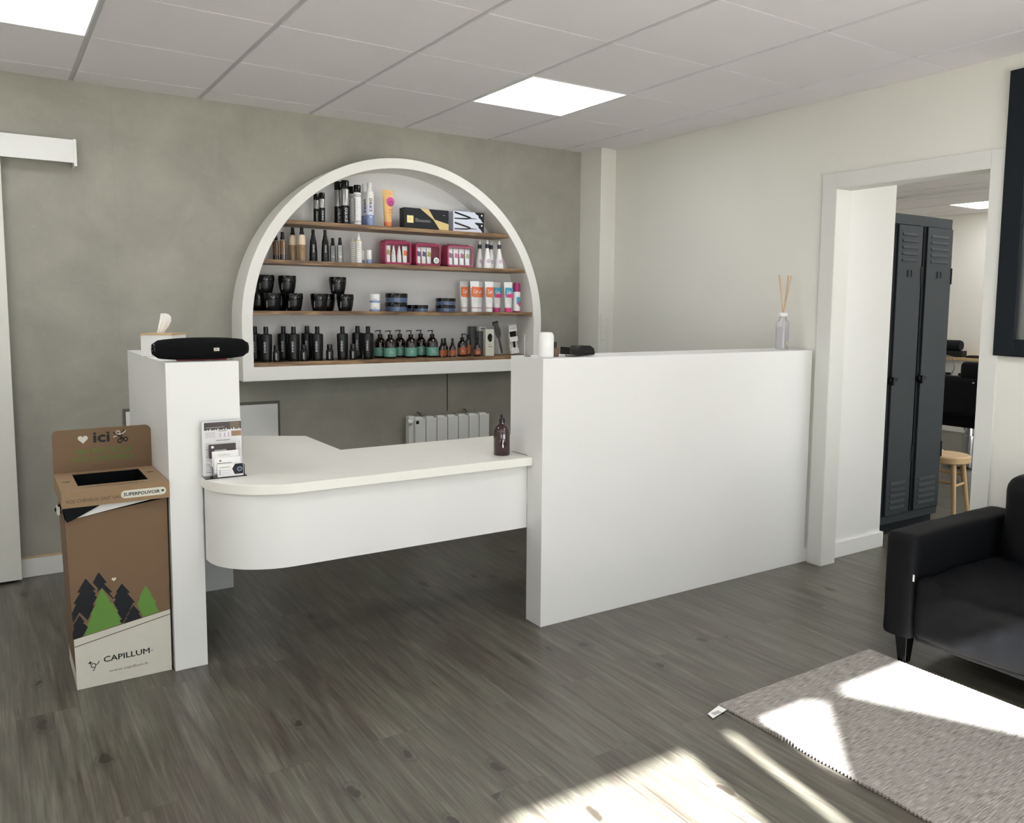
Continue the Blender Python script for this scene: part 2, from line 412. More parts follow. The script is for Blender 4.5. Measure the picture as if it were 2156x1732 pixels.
def struct(o): o['kind'] = 'structure'; return o
def tag(o, label, cat, group=None):
    o['label'] = label; o['category'] = cat
    if group: o['group'] = group
    return o
def thing(name, label, cat, loc, rotz=0, group=None, local=False):
    """an Empty at the thing's base; parts are given in world coordinates unless local"""
    o = bpy.data.objects.new(name, None); COL.objects.link(o); o.location = loc; o.rotation_euler = (0, 0, rotz)
    o.empty_display_size = 0.05
    if not local: o['_o'] = tuple(loc)
    return tag(o, label, cat, group)
def dup(root, loc, rotz, label):
    r = root.copy(); COL.objects.link(r); r.location = loc; r.rotation_euler = (0, 0, rotz); r['label'] = label
    for ch in root.children:
        c = ch.copy(); COL.objects.link(c); c.parent = r
        for g in ch.children:
            d = g.copy(); COL.objects.link(d); d.parent = c
    return r
def circ(cx, cy, r, n, a0=0, a1=2 * PI, ry=None):
    ry = ry or r
    return [(cx + r * math.cos(a0 + (a1 - a0) * i / n), cy + ry * math.sin(a0 + (a1 - a0) * i / n)) for i in range(n + (0 if abs(a1 - a0 - 2 * PI) < 1e-6 else 1))]
def rrect(x0, x1, y0, y1, r, n=5):
    p = []
    for cx, cy, a in ((x1 - r, y1 - r, 0), (x0 + r, y1 - r, PI / 2), (x0 + r, y0 + r, PI), (x1 - r, y0 + r, 1.5 * PI)):
        p += [(cx + r * math.cos(a + PI / 2 * i / n), cy + r * math.sin(a + PI / 2 * i / n)) for i in range(n + 1)]
    return p
def heart(cx, cz, s):
    p = []
    for i in range(28):
        t = 2 * PI * i / 28
        p.append((cx + s * 16 * math.sin(t) ** 3 / 34, cz + s * (13 * math.cos(t) - 5 * math.cos(2 * t) - 2 * math.cos(3 * t) - math.cos(4 * t)) / 34))
    return p

# ------------------------------------------------------------------ the room
H = 2.474
XL, YF, XR2, YB2 = -6.6, -6.2, 5.54, 1.6
struct(MB().box(XL - 0.2, XR2 + 0.2, YF - 0.2, YB2 + 0.1, -0.1, 0.0, 'plank_floor').build('floor'))
struct(MB().box(-30, 30, -40, YF - 0.2, -0.2, -0.06, 'pavement').build('ground'))

def ceiling(name, x0, x1, y0, y1, a, b, lights):
    mb = MB(); g = MB()
    gx, gy = 0.012, 0.004
    mb.box(x0, x1, y0, y1, H + 0.008, H + 0.06, 'tile_grid')
    xs = [x1]; k = 0
    while a - 0.6 * k > x0: xs.append(a - 0.6 * k) if a - 0.6 * k < x1 else None; k += 1
    xs.append(x0)
    ys = [y1]; k = 0
    while b - 0.6 * k > y0: ys.append(b - 0.6 * k) if b - 0.6 * k < y1 else None; k += 1
    ys.append(y0)
    for i in range(len(xs) - 1):
        for j in range(len(ys) - 1):
            if (i, j) in lights: continue
            mb.box(xs[i + 1] + gx, xs[i] - (gx if i else 0.003), ys[j + 1] + gy, ys[j] - (gy if j else 0.003), H, H + 0.008, 'ceiling_tile')
    struct(mb.build(name))
    return xs, ys
LG = {(2, 2), (6, 2), (2, 6), (6, 6), (2, 9), (6, 9), (10, 2), (10, 6)}
xs, ys = ceiling('ceiling', XL, 0.0, YF, 0.0, -0.296, -0.227, LG)
def led(x0, x1, y0, y1, label, z=H):
    t = thing('ceiling_light', label, 'ceiling light', ((x0 + x1) / 2, (y0 + y1) / 2, z), group='square LED ceiling panels')
    f = MB(); w = 0.007
    for q in ((x0, x1, y0, y0 + w), (x0, x1, y1 - w, y1), (x0, x0 + w, y0 + w, y1 - w), (x1 - w, x1, y0 + w, y1 - w)): f.box(*q, z - 0.002, z + 0.007, 'white_paint')
    f.build('frame', t)
    MB().box(x0 + w, x1 - w, y0 + w, y1 - w, z + 0.001, z + 0.006, 'led').build('diffuser', t)
LL = {(2, 2): 'square LED ceiling panel above the counter, closest to the arched shelves', (6, 2): 'square LED ceiling panel in the upper left corner of the photo'}
for (i, j) in sorted(LG):
    if i + 1 < len(xs) and j + 1 < len(ys):
        led(xs[i + 1] + 0.008, xs[i] - 0.008, ys[j + 1] + 0.004, ys[j] - 0.004,
            LL.get((i, j), 'square LED ceiling panel out of frame, row %s bay %s behind the photographer' % ('ABCDEFGHIJK'[j], 'ABCDEFGHIJKL'[i])))
xs2, ys2 = ceiling('ceiling_salon', 0.1, XR2, YF, YB2, 5.2, 1.23, {(1, 3), (1, 6), (1, 9), (5, 1), (5, 6), (5, 9), (3, 8)})
for (i, j) in ((1, 3), (1, 6), (1, 9), (5, 1), (5, 6), (5, 9), (3, 8)):  # some of the unseen panels are added to brighten the salon
    led(xs2[i + 1] + 0.008, xs2[i] - 0.008, ys2[j + 1] + 0.004, ys2[j] - 0.004,
        'LED ceiling panel seen through the doorway above the salon chair' if (i, j) == (1, 3) else 'LED ceiling panel of the salon beyond, out of sight, row %s bay %s' % ('ABCDEFGHIJK'[j], 'ABCDEFGHIJKL'[i]))

struct(MB().box(XL, 0.1, 0, 0.1, 0, H + 0.06, 'concrete_wallpaper').build('wall_back'))
struct(MB().box(XL - 0.1, XL, YF, 0.1, 0, H + 0.06, 'cream_paint').build('wall_left'))
# wall with the doorway and the black framed window: pieces around the openings
w = MB()
DY0, DY1, DZ = -2.842, -2.045, 2.01          # doorway
WY0, WY1, WZ0, WZ1 = -4.60, -2.95, 1.24, 2.36   # interior window
w.box(0, 0.1, DY1, 0, 0, H + 0.06, 'cream_paint')
w.box(0, 0.1, DY0, DY1, DZ, H + 0.06, 'cream_paint')
w.box(0, 0.1, WY1, DY0, 0, H + 0.06, 'cream_paint')
w.box(0, 0.1, WY0, WY1, 0, WZ0, 'cream_paint')
w.box(0, 0.1, WY0, WY1, WZ1, H + 0.06, 'cream_paint')
w.box(0, 0.1, YF, WY0, 0, H + 0.06, 'cream_paint')
struct(w.build('wall_right'))
# shop front behind the photographer: glazed bays between posts
w = MB()
SILL, LIN = 0.12, 2.395
w.box(XL, XR2, YF - 0.12, YF, 0, SILL, 'white_paint')
w.box(XL, XR2, YF - 0.12, YF, LIN, H + 0.06, 'white_paint')
posts = [(XL, -6.2), (-4.9, -3.23), (-2.55, -2.388), (-2.336, -2.22), (-0.55, 1.4), (3.9, XR2)]  # unseen posts, widths shaped to cut the sun patches and limit salon daylight
for a, b in posts: w.box(a, b, YF - 0.12, YF, SILL, LIN, 'white_paint')
struct(w.build('wall_front'))
struct(MB().box(XR2, XR2 + 0.1, YF, YB2, 0, H + 0.06, 'salon_paint').build('wall_salon_end'))
struct(MB().box(0.1, XR2, YB2, YB2 + 0.1, 0, H + 0.06, 'salon_paint').build('wall_salon_side'))
struct(MB().box(0.1, 0.612, -1.985, YB2, 0, H, 'white_paint').build('wall_corridor'))
# light enters through the bays (portals guide the sky light)
for a, b in zip(posts[:-1], posts[1:]):
    x0, x1 = a[1], b[0]
    if x1 - x0 < 0.3: continue
    l = bpy.data.lights.new('window_portal', 'AREA'); l.shape = 'RECTANGLE'; l.size = x1 - x0; l.size_y = LIN - SILL
    l.cycles.is_portal = True
    o = bpy.data.objects.new('window_portal', l); COL.objects.link(o)
    o.location = ((x0 + x1) / 2, YF - 0.06, (SILL + LIN) / 2); o.rotation_euler = (PI / 2, 0, 0)

# skirting
def skirt(name, mb): return struct(mb.build(name, bevel=0.002))
skirt('baseboard_back', MB().box(-3.64, -0.14, -0.014, 0, 0, 0.098, 'white_paint').box(-3.64, -0.14, -0.016, 0, 0.096, 0.102, 'light_wood'))
skirt('baseboard_corridor', MB().box(0.11, 0.630, -2.0, -1.985, 0, 0.088, 'white_paint').box(0.612, 0.630, -1.985, -1.9, 0, 0.088, 'white_paint'))
skirt('baseboard_right', MB().box(-0.014, 0, DY1 + 0.10, -1.944 + 0.3, 0, 0.08, 'white_paint').box(-0.014, 0, WY0 - 1.5, DY0 - 0.1, 0, 0.09, 'white_paint'))
# door architrave and lining (flush white boards)
t = MB()
t.box(-0.012, 0, DY1 - 0.004, -1.962, 0, DZ + 0.078, 'trim_paint')
t.box(-0.012, 0, DY0, DY1, DZ, DZ + 0.078, 'trim_paint')
t.box(-0.012, 0, DY0 - 0.075, DY0 + 0.004, 0, DZ + 0.078, 'trim_paint')
t.box(-0.010, 0.11, DY1 - 0.006, DY1 + 0.055, 0, DZ, 'trim_paint')
t.box(-0.010, 0.11, DY0 - 0.01, DY0 + 0.004, 0, DZ, 'trim_paint')
t.box(-0.010, 0.11, DY0, DY1, DZ - 0.004, DZ + 0.01, 'trim_paint')
struct(t.build('trim_doorway', bevel=0.0015))
# beam in the salon ceiling
struct(MB().box(3.69, 3.80, YF, YB2, 2.455, H, 'white_paint').build('trim_salon_ceiling', bevel=0.002))

# boxed-in pipe in the corner with its trunking
struct(MB().box(-0.14, 0, -0.225, 0, 0, H, 'cream_paint').build('trim_pipe_boxing', bevel=0.002))
struct(MB().box(-0.141, -0.062, -0.237, -0.225, 0, H, 'cream_paint').build('trim_cable_trunking', bevel=0.002))
t = thing('switch_plate', 'column of four cream switches on the corner trunking', 'switch', (-0.102, -0.237, 1.16))
MB().box(-0.132, -0.082, -0.242, -0.237, 1.155, 1.34, 'cream_paint').build('plate', t, bevel=0.001)
for i in range(4): MB().box(-0.127, -0.087, -0.246, -0.242, 1.160 + i * 0.044, 1.200 + i * 0.044, 'cream_paint').build('switch_rocker', t, bevel=0.001)

# black framed interior window
wn = thing('window_1', 'black framed interior window at the right edge', 'window', (0, -3.75, 1.19)); wn['kind'] = 'structure'
fr = MB()
y0, y1, z0, z1, d = -4.66, -2.903, 1.19, 2.405, 0.085
for q in ((y1 - d, y1, z0, z1), (y0, y0 + d, z0, z1), (y0 + d, y1 - d, z0, z0 + d - 0.012), (y0 + d, y1 - d, z1 - d, z1)):
    fr.box(-0.022, 0.03, *q, 'black_metal')
fr.box(-0.02, 0.028, -3.80, -3.76, z0 + d, z1 - d, 'black_metal')
fr.build('window_frame', wn, bevel=0.002)
MB().box(0.0, 0.09, y1 - d - 0.035, y1 - d, z0 + d - 0.012, z1 - d, 'steel').build('window_bead', wn)
MB().box(0.034, 0.040, y0 + d, y1 - d - 0.035, z0 + d - 0.012, z1 - d, 'window_glass').build('pane', wn)

# ------------------------------------------------------------------ sliding door on the back wall
t = thing('sliding_door', 'white sliding door leaf at the left edge on the grey wall', 'door', (-4.1, -0.06, 0.012))
MB().box(-4.55, -3.608, -0.085, -0.045, 0.014, 2.07, 'cream_paint').build('door_leaf', t, bevel=0.002)
MB().box(-4.5, -4.42, -0.092, -0.085, 0.9, 1.1, 'steel').build('handle', t, bevel=0.002)
t = thing('door_track', 'white box covering the sliding door rail, above the door', 'rail cover', (-3.9, -0.05, 2.06))
MB().box(-4.9, -3.292, -0.102, -0.092, 2.062, 2.172, 'white_paint').box(-4.9, -3.306, -0.092, -0.001, 2.160, 2.172, 'white_paint').build('track_cover', t, bevel=0.001)
MB().box(-3.305, -3.2915, -0.1035, -0.004, 2.046, 2.176, 'white_paint').build('end_cap', t, bevel=0.001)

# access panel low on the back wall
t = thing('access_panel', 'pale hatch in a dark grey frame low on the grey wall', 'hatch', (-2.7, -0.01, 0.12))
f = MB(); X0, X1, Z0, Z1 = -3.122, -2.300, 0.13, 0.826
for q in ((X0, X1, Z1 - 0.016, Z1), (X0, X1, Z0, Z0 + 0.016), (X0, X0 + 0.013, Z0 + 0.016, Z1 - 0.016), (X1 - 0.013, X1, Z0 + 0.016, Z1 - 0.016)):
    f.box(q[0], q[1], -0.008, 0, q[2], q[3], 'shadow_gap')  # shade of the gap round the hatch, painted as grey strips
f.build('frame', t)
MB().box(X0 + 0.013, X1 - 0.013, -0.012, -0.001, Z0 + 0.016, Z1 - 0.016, 'white_paint').build('hatch_door', t, bevel=0.0015)

# radiator
t = thing('radiator', 'white sectional radiator on the grey wall under the arched shelves', 'radiator', (-1.22, -0.06, 0.12))
n = 7; x0 = -1.49; pw = 0.0776
for i in range(n):
    m = MB(); a = x0 + i * pw
    m.box(a + 0.002, a + pw - 0.002, -0.112, -0.100, 0.13, 0.675, 'radiator')
    m.prism([(-0.100, 0.14), (-0.100, 0.668), (-0.085, 0.682), (-0.045, 0.682), (-0.03, 0.672), (-0.03, 0.14)], a + 0.012, a + pw - 0.012, 'radiator', 'x')
    m.box(a + 0.004, a + pw - 0.004, -0.098, -0.040, 0.60, 0.665, 'radiator')
    m.build('radiator_section', t, bevel=0.003)
MB().box(x0 - 0.03, x0 + 0.01, -0.09, -0.035, 0.12, 0.69, 'radiator').build('side_cover', t, bevel=0.006)
MB().lathe([(0, 0), (0.014, 0), (0.016, 0.012), (0.016, 0.03), (0, 0.03)], 'radiator', 16, T=Matrix.Translation((x0 - 0.012, -0.095, 0.655)) @ Matrix.Rotation(-PI / 2, 4, 'Y')).build('valve', t)
MB().box(x0 + 0.008, x0 + 0.028, -0.1135, -0.112, 0.642, 0.662, 'black_plastic').text('1', x0 + 0.015, 0.648, 'text_light', y=-0.1139, h=0.008).build('number_badge', t)
for x in (-1.42, -1.08): MB().tube([(x, -0.002, 0.70), (x, -0.03, 0.70), (x, -0.045, 0.684)], 0.005, 'steel').build('bracket', t)
tag(MB().tube([(-1.205, -0.004, 0.70), (-1.205, -0.004, 0.93), (-1.206, -0.004, 0.958)], 0.0025, 'black_plastic').build('cable'), 'thin dark cable running down the wall to the radiator', 'cable')

# ------------------------------------------------------------------ arched shelf unit
cx, cz, Ro, Ri, yf = -1.585, 1.275, 0.972, 0.912, -0.22
t = thing('arched_shelf_unit', 'white half-round wall shelf unit with four brown boards', 'shelf unit', (cx, -0.11, 0.962))
zb, zi = 0.962, 1.040
NN = 72
outer = [(cx - Ro, zb)] + [(cx - Ro * math.cos(PI * i / NN), cz + Ro * math.sin(PI * i / NN)) for i in range(NN + 1)] + [(cx + Ro, zb)]
inner = [(cx - Ri, zi)] + [(cx - Ri * math.cos(PI * i / NN), cz + Ri * math.sin(PI * i / NN)) for i in range(NN + 1)] + [(cx + Ri, zi)]
m = MB(); k = len(outer)
for y, flip in ((yf, 0), (0, 1)):
    for i in range(k):
        j = (i + 1) % k
        m.add([(outer[i][0], y, outer[i][1]), (outer[j][0], y, outer[j][1]), (inner[j][0], y, inner[j][1]), (inner[i][0], y, inner[i][1])], [(0, 1, 2, 3)], 'plaster')
for ring in (outer, inner):
    for i in range(k):
        j = (i + 1) % k
        m.add([(ring[i][0], yf, ring[i][1]), (ring[j][0], yf, ring[j][1]), (ring[j][0], 0, ring[j][1]), (ring[i][0], 0, ring[i][1])], [(0, 1, 2, 3)], 'plaster')
m.build('frame', t, bevel=0.004)
m = MB(); m.prism(inner, -0.004, -0.001, 'niche_back', 'y'); m.build('back_panel', t)
SH = {1: 1.847, 2: 1.627, 3: 1.347, 4: 1.063}
for s, z in SH.items():
    hw = math.sqrt(max(0, Ri ** 2 - (z - cz) ** 2)) if z > cz else Ri
    if z < cz: hw = Ri
    zl = z - 0.0225
    hl = math.sqrt(max(0, Ri ** 2 - (zl - cz) ** 2)) if zl > cz else Ri
    pts = [(cx - hl + 0.001, zl), (cx + hl - 0.001, zl), (cx + hw - 0.001, z), (cx - hw + 0.001, z)]
    MB().prism(pts, -0.207, -0.005, 'shelf_wood', 'y').build('shelf', t, bevel=0.0015)

# ------------------------------------------------------------------ reception counter
XP, YP, ZP = -1.766, -1.944, 1.166
t = thing('counter_partition', 'tall white partition of the counter joined to the cream wall', 'counter', (-0.9, -1.85, 0))
MB().prism([(YP, 0), (-1.828, 0), (-1.828, 0.7375), (-1.688, 0.7375), (-1.688, ZP), (YP, ZP)], XP, -0.0145, 'white_lacquer', 'x').build('panel', t, bevel=0.0012)
t = thing('counter_pillar', 'white counter end pillar between the cardboard bin and the desk', 'counter', (-3.1, -1.1, 0))
MB().prism([(-3.168, 0), (-3.052, 0), (-3.052, 0.7375), (-2.909, 0.7375), (-2.909, ZP), (-3.168, ZP)], -1.561, -0.614, 'white_lacquer', 'y').build('panel', t, bevel=0.0012)
t = thing('reception_desk', 'white curved reception desk top with hanging front apron', 'desk', (-2.4, -1.5, 0.417))
top = [(-1.690, -1.872), (-1.690, -1.275), (-2.405, -1.275), (-2.41, -0.81), (-2.674, -0.65), (-3.051, -0.63), (-3.051, -1.562)]
top += [(-3.060, -1.562)] + [(-2.775 - 0.285 * math.cos(a), -1.59 - 0.282 * math.sin(a)) for a in [PI / 2 * i / 20 for i in range(21)]]
ttop = [(x if x < -1.80 else (XP + 0.0 if y < -1.95 else x), y) for x, y in top]
top2 = [(-1.767, -1.872), (-1.767, -1.700), (-1.69, -1.687), (-1.2, -1.687), (-1.2, -1.275)] + top[2:]
MB().prism(top2, 0.7, 0.7365, 'worktop').build('worktop', t, bevel=0.002)
ap_o = [(-3.050, -1.575)] + [(-2.79 - 0.258 * math.cos(a), -1.60 - 0.232 * math.sin(a)) for a in [PI / 2 * i / 24 for i in range(25)]] + [(-1.767, -1.829)]
ap_i = [(-3.034, -1.575)] + [(-2.79 - 0.242 * math.cos(a), -1.60 - 0.216 * math.sin(a)) for a in [PI / 2 * i / 24 for i in range(25)]] + [(-1.767, -1.813)]
MB().prism(ap_o + ap_i[::-1], 0.417, 0.7, 'white_lacquer').build('apron', t, bevel=0.001)
MB().box(-3.05, -2.75, -0.71, -0.69, 0, 0.70, 'white_lacquer').build('support_panel', t, bevel=0.001)

# ------------------------------------------------------------------ cardboard collection bin
t = thing('recycling_bin', 'cardboard salon waste box with printed green and black fir trees', 'bin', (-3.343, -1.39, 0))
b = MB()
bx0, bx1, tx0, tx1 = -3.490, -3.177, -3.505, -3.174
fy, by = -1.537, -1.225
FZ = [0.622, 0.664]
vs = [(bx0, fy, 0), (bx1, fy, 0), (tx1, fy, FZ[1]), (tx0, fy, FZ[0]), (bx0, by, 0), (bx1, by, 0), (tx1, by, 0.668), (tx0, by, 0.668)]
b.add(vs, [(0, 1, 2, 3), (1, 5, 6, 2), (5, 4, 7, 6), (4, 0, 3, 7), (0, 4, 5, 1)], 'cardboard')
b.build('box_body', t)
p = MB(); yy = fy - 0.0012
def lx(z): return bx0 + (tx0 - bx0) * z / 0.66
def rx(z): return bx1 + (tx1 - bx1) * z / 0.66
p.prism([(lx(0) - 0.0005, 0.001), (rx(0), 0.001), (rx(0.237), 0.237), (lx(0.188) - 0.0005, 0.188)], yy, fy - 0.0004, 'print_white', 'y')
p.prism([(lx(0.16), 0.162), (rx(0.219), 0.2205), (rx(0.219), 0.2175), (lx(0.16), 0.159)], yy - 0.0004, yy, 'print_brown', 'y')
p.box(lx(0) - 0.0014, lx(0) - 0.0003, fy - 0.001, by, 0.001, 0.10, 'print_white')
TR = dict(
tree2=[(-0.0745,0.4201),(-0.0495,0.3769),(-0.0599,0.3758),(-0.0338,0.3392),(-0.0437,0.3381),(-0.0307,0.3159),(-0.0328,0.3125),(-0.0663,0.3612),(-0.0838,0.3457),(-0.0787,0.3598),(-0.0945,0.3844),(-0.082,0.409)],
tree1=[(-0.1167,0.4048),(-0.0859,0.3573),(-0.0962,0.3574),(-0.0858,0.3423),(-0.0905,0.3387),(-0.0837,0.3288),(-0.0968,0.3069),(-0.0939,0.2981),(-0.1157,0.25),(-0.1404,0.285),(-0.1617,0.2499),(-0.1644,0.2851),(-0.1493,0.3173),(-0.158,0.3191),(-0.1351,0.3562),(-0.1449,0.358)],
green1=[(-0.0665,0.3575),(-0.0428,0.3095),(-0.0481,0.3079),(-0.0289,0.2912),(-0.033,0.2875),(-0.0167,0.2636),(-0.0208,0.2606),(-0.008,0.2274),(-0.014,0.2264),(-0.0077,0.2158),(-0.128,0.1955),(-0.1159,0.2282),(-0.1183,0.2317),(-0.1003,0.2671),(-0.1066,0.2699),(-0.0872,0.305),(-0.091,0.3073),(-0.074,0.3476)],
tree3=[(-0.0021,0.3652),(0.0243,0.326),(0.0142,0.3263),(0.0388,0.2871),(0.0323,0.286),(-0.0023,0.2174),(-0.0103,0.2191),(-0.0139,0.2294),(-0.0052,0.2314),(-0.0208,0.2606),(-0.0166,0.2651),(-0.0313,0.2986),(-0.023,0.3106),(-0.03,0.3158),(-0.0161,0.3359),(-0.0241,0.3344)],
small1=[(0.0334,0.2766),(0.0553,0.244),(0.0485,0.2434),(0.0601,0.224),(-0.0011,0.2144),(0.011,0.2357),(0.0084,0.237),(0.0204,0.253),(0.0164,0.2546)],
green2=[(0.0758,0.3433),(0.0959,0.3077),(0.0916,0.3031),(0.1108,0.2756),(0.1051,0.2709),(0.118,0.2379),(0.113,0.2342),(0.0643,0.2255),(0.045,0.2789),(0.0565,0.299),(0.0532,0.3024),(0.0678,0.3285)],
small2=[(-0.1409,0.2747),(-0.1254,0.2471),(-0.1319,0.2448),(-0.116,0.2264),(-0.1345,0.1939),(-0.1638,0.1892),(-0.1648,0.2126),(-0.159,0.23),(-0.1617,0.2418),(-0.1517,0.2564)])
for i, (kk, pts) in enumerate(TR.items()):
    p.prism([(x - 3.333, z) for x, z in pts], fy - 0.0006 - 0.0001 * i, fy - 0.0003, 'print_green' if 'green' in kk else 'print_dark', 'y')
p.prism(heart(-3.360, 0.386, 0.016), yy, fy - 0.0004, 'print_white', 'y')
p.text('CAPILLUM', -3.404, 0.0835, 'print_dark', y=yy - 0.0005, h=0.0215, w=0.153, bold=0.018)
p.text('®', -3.247, 0.089, 'print_brown', y=yy - 0.0005, h=0.007)
p.text('www.capillum.fr', -3.388, 0.040, 'print_brown', y=yy - 0.0005, w=0.132, h=0.0125)
# small star and curl mark
for (ax_, az_, r_) in ((-3.447, 0.092, 0.009),):
    q = [(ax_ + (r_ if i % 2 == 0 else r_ * 0.35) * math.cos(PI / 4 * i), az_ + (r_ if i % 2 == 0 else r_ * 0.35) * math.sin(PI / 4 * i)) for i in range(8)]
    p.prism(q, yy - 0.0005, yy - 0.0001, 'print_dark', 'y')
p.tube([(-3.437 + 0.0075 * math.cos(a), yy - 0.0004, 0.0800 + 0.0075 * math.sin(a)) for a in [2 * PI * i / 14 for i in range(15)]], 0.0014, 'print_dark', 5)
p.tube([(-3.430, yy - 0.0004, 0.081), (-3.424, yy - 0.0004, 0.083), (-3.418, yy - 0.0004, 0.093)], 0.0014, 'print_dark', 5)
p.tube([(-3.431, yy - 0.0004, 0.075), (-3.435, yy - 0.0004, 0.064), (-3.439, yy - 0.0004, 0.061)], 0.0014, 'print_dark', 5)
p.build('printed_panel', t)
# tray lid
q = MB(); X0, X1, Y0, Y1, Z0, Z1 = -3.515, -3.171, -1.583, -1.212, 0.674, 0.731
O = (-3.457, -3.227, -1.492, -1.243)
q.box(X0, X1, Y0, Y0 + 0.004, Z0, Z1, 'cardboard_lid'); q.box(X0, X1, Y1 - 0.004, Y1, Z0, Z1, 'cardboard_lid')
q.box(X0, X0 + 0.004, Y0 + 0.004, Y1 - 0.004, Z0, Z1, 'cardboard_lid'); q.box(X1 - 0.004, X1, Y0 + 0.004, Y1 - 0.004, Z0, Z1, 'cardboard_lid')
for r_ in ((X0 + 0.004, O[0], Y0 + 0.004, Y1 - 0.004), (O[1], X1 - 0.004, Y0 + 0.004, Y1 - 0.004), (O[0], O[1], Y0 + 0.004, O[2]), (O[0], O[1], O[3], Y1 - 0.004)):
    q.box(*r_, Z1 - 0.004, Z1, 'cardboard_lid')
q.text('VOS CHEVEUX ONT UN', -3.503, 0.690, 'print_brown', y=Y0 - 0.0006, w=0.166, h=0.0125, bold=0.02)
q.prism(rrect(-3.331, -3.183, 0.688, 0.716, 0.0135), Y0 - 0.0006, Y0 - 0.0001, 'print_white', 'y')
q.text('SUPERPOUVOIR', -3.323, 0.6955, 'print_dark', y=Y0 - 0.0010, w=0.119, h=0.0125, bold=0.03)
q.prism(heart(-3.1945, 0.703, 0.011), Y0 - 0.0010, Y0 - 0.0006, 'print_dark', 'y')
q.text('CHEVEUX UNIQUEMENT', -3.443, -1.535, 'print_dark', y=Z1 + 0.0004, w=0.20, h=0.012, ax='z', bold=0.02)
q.text('→', -3.497, -1.40, 'print_dark', y=Z1 + 0.0004, w=0.022, ax='z') if False else q.prism([(-3.50, -1.402), (-3.485, -1.402), (-3.485, -1.409), (-3.472, -1.398), (-3.485, -1.387), (-3.485, -1.394), (-3.50, -1.394)], Z1, Z1 + 0.0004, 'print_dark')
q.prism([(-3.188, -1.352), (-3.200, -1.352), (-3.200, -1.358), (-3.213, -1.347), (-3.200, -1.336), (-3.200, -1.343), (-3.188, -1.343)], Z1, Z1 + 0.0004, 'print_dark')
q.build('lid_tray', t)
# header card
hd = MB(); hy = -1.2125
pts = [(-3.5145, 0.725), (-3.1715, 0.725)] + [(-3.1715 - 0.022 + 0.022 * math.cos(a), 0.898 - 0.022 + 0.022 * math.sin(a)) for a in [PI / 2 * i / 8 for i in range(9)]] + \
      [(-3.5145 + 0.022 - 0.022 * math.sin(a), 0.896 - 0.022 + 0.022 * math.cos(a)) for a in [PI / 2 * i / 8 for i in range(9)]]
hd.prism(pts, hy, hy + 0.005, 'cardboard', 'y')
hd.prism(heart(-3.412, 0.857, 0.037), hy - 0.0006, hy - 0.0001, 'print_white', 'y')
hd.text('ici', -3.377, 0.840, 'print_dark', y=hy - 0.0005, w=0.058, h=0.041, bold=0.04)
hd.text('ON RECYCLE', -3.445, 0.799, 'print_deep_green', y=hy - 0.0005, w=0.200, h=0.020, bold=0.025)
hd.text('VOS CHEVEUX', -3.458, 0.768, 'print_deep_green', y=hy - 0.0005, w=0.226, h=0.020, bold=0.025)
hd.text('www.capillum.fr', -3.388, 0.746, 'print_brown', y=hy - 0.0005, w=0.090, h=0.008)
ys_ = hy - 0.0012
def loop(cx_, cz_, r_, mt): hd.tube([(cx_ + r_ * math.cos(a), ys_, cz_ + r_ * math.sin(a)) for a in [2 * PI * i / 12 for i in range(13)]], 0.0020, mt, 5)
hd.tube([(-3.306, ys_, 0.876), (-3.272, ys_, 0.848)], 0.0020, 'print_dark', 5); hd.tube([(-3.268, ys_, 0.884), (-3.283, ys_, 0.848)], 0.0020, 'print_dark', 5)
loop(-3.284, 0.841, 0.0075, 'print_dark'); loop(-3.264, 0.846, 0.0075, 'print_dark'); loop(-3.290, 0.874, 0.007, 'print_white')
hd.tube([(-3.286, ys_ - 0.0015, 0.867), (-3.273, ys_ - 0.0015, 0.870), (-3.262, ys_ - 0.0015, 0.881)], 0.0020, 'print_white', 5)
hd.tube([(-3.307, ys_ - 0.0015, 0.858), (-3.295, ys_ - 0.0015, 0.861)], 0.0020, 'print_white', 5)
hd.build('header_card', t)
# liner bag and lining
lb = MB(); gx = 6
lb.box(-3.484, -3.190, fy + 0.012, by - 0.012, 0.46, 0.655, 'liner_black')
for q_ in ((O[0] - 0.006, O[0] - 0.001, O[2], O[3]), (O[1] + 0.001, O[1] + 0.006, O[2], O[3]), (O[0], O[1], O[2] - 0.006, O[2] - 0.001), (O[0], O[1], O[3] + 0.001, O[3] + 0.006)): lb.box(*q_, 0.64, 0.7265, 'liner_black')
pts = [(-3.513, 0.672), (-3.388, 0.672), (-3.475, 0.628), (-3.500, 0.618)]
lb.prism(pts, -1.560, -1.541, 'liner_black', 'y')
lb.tube([(-3.512, -1.50, 0.672), (-3.522, -1.47, 0.650), (-3.512, -1.42, 0.625)], [0.008, 0.010, 0.006], 'liner_black', 8)
lb.build('liner_bag', t, bevel=0.003)
MB().prism([(-3.473, 0.627), (-3.386, 0.669), (-3.222, 0.672), (-3.222, 0.667)], -1.5445, -1.5405, 'paper', 'y').build('inner_lining', t)
l = MB(); l.box(-3.526, -3.517, -1.52, -1.47, 0.640, 0.666, 'print_white'); l.build('bag_label', t, bevel=0.001)

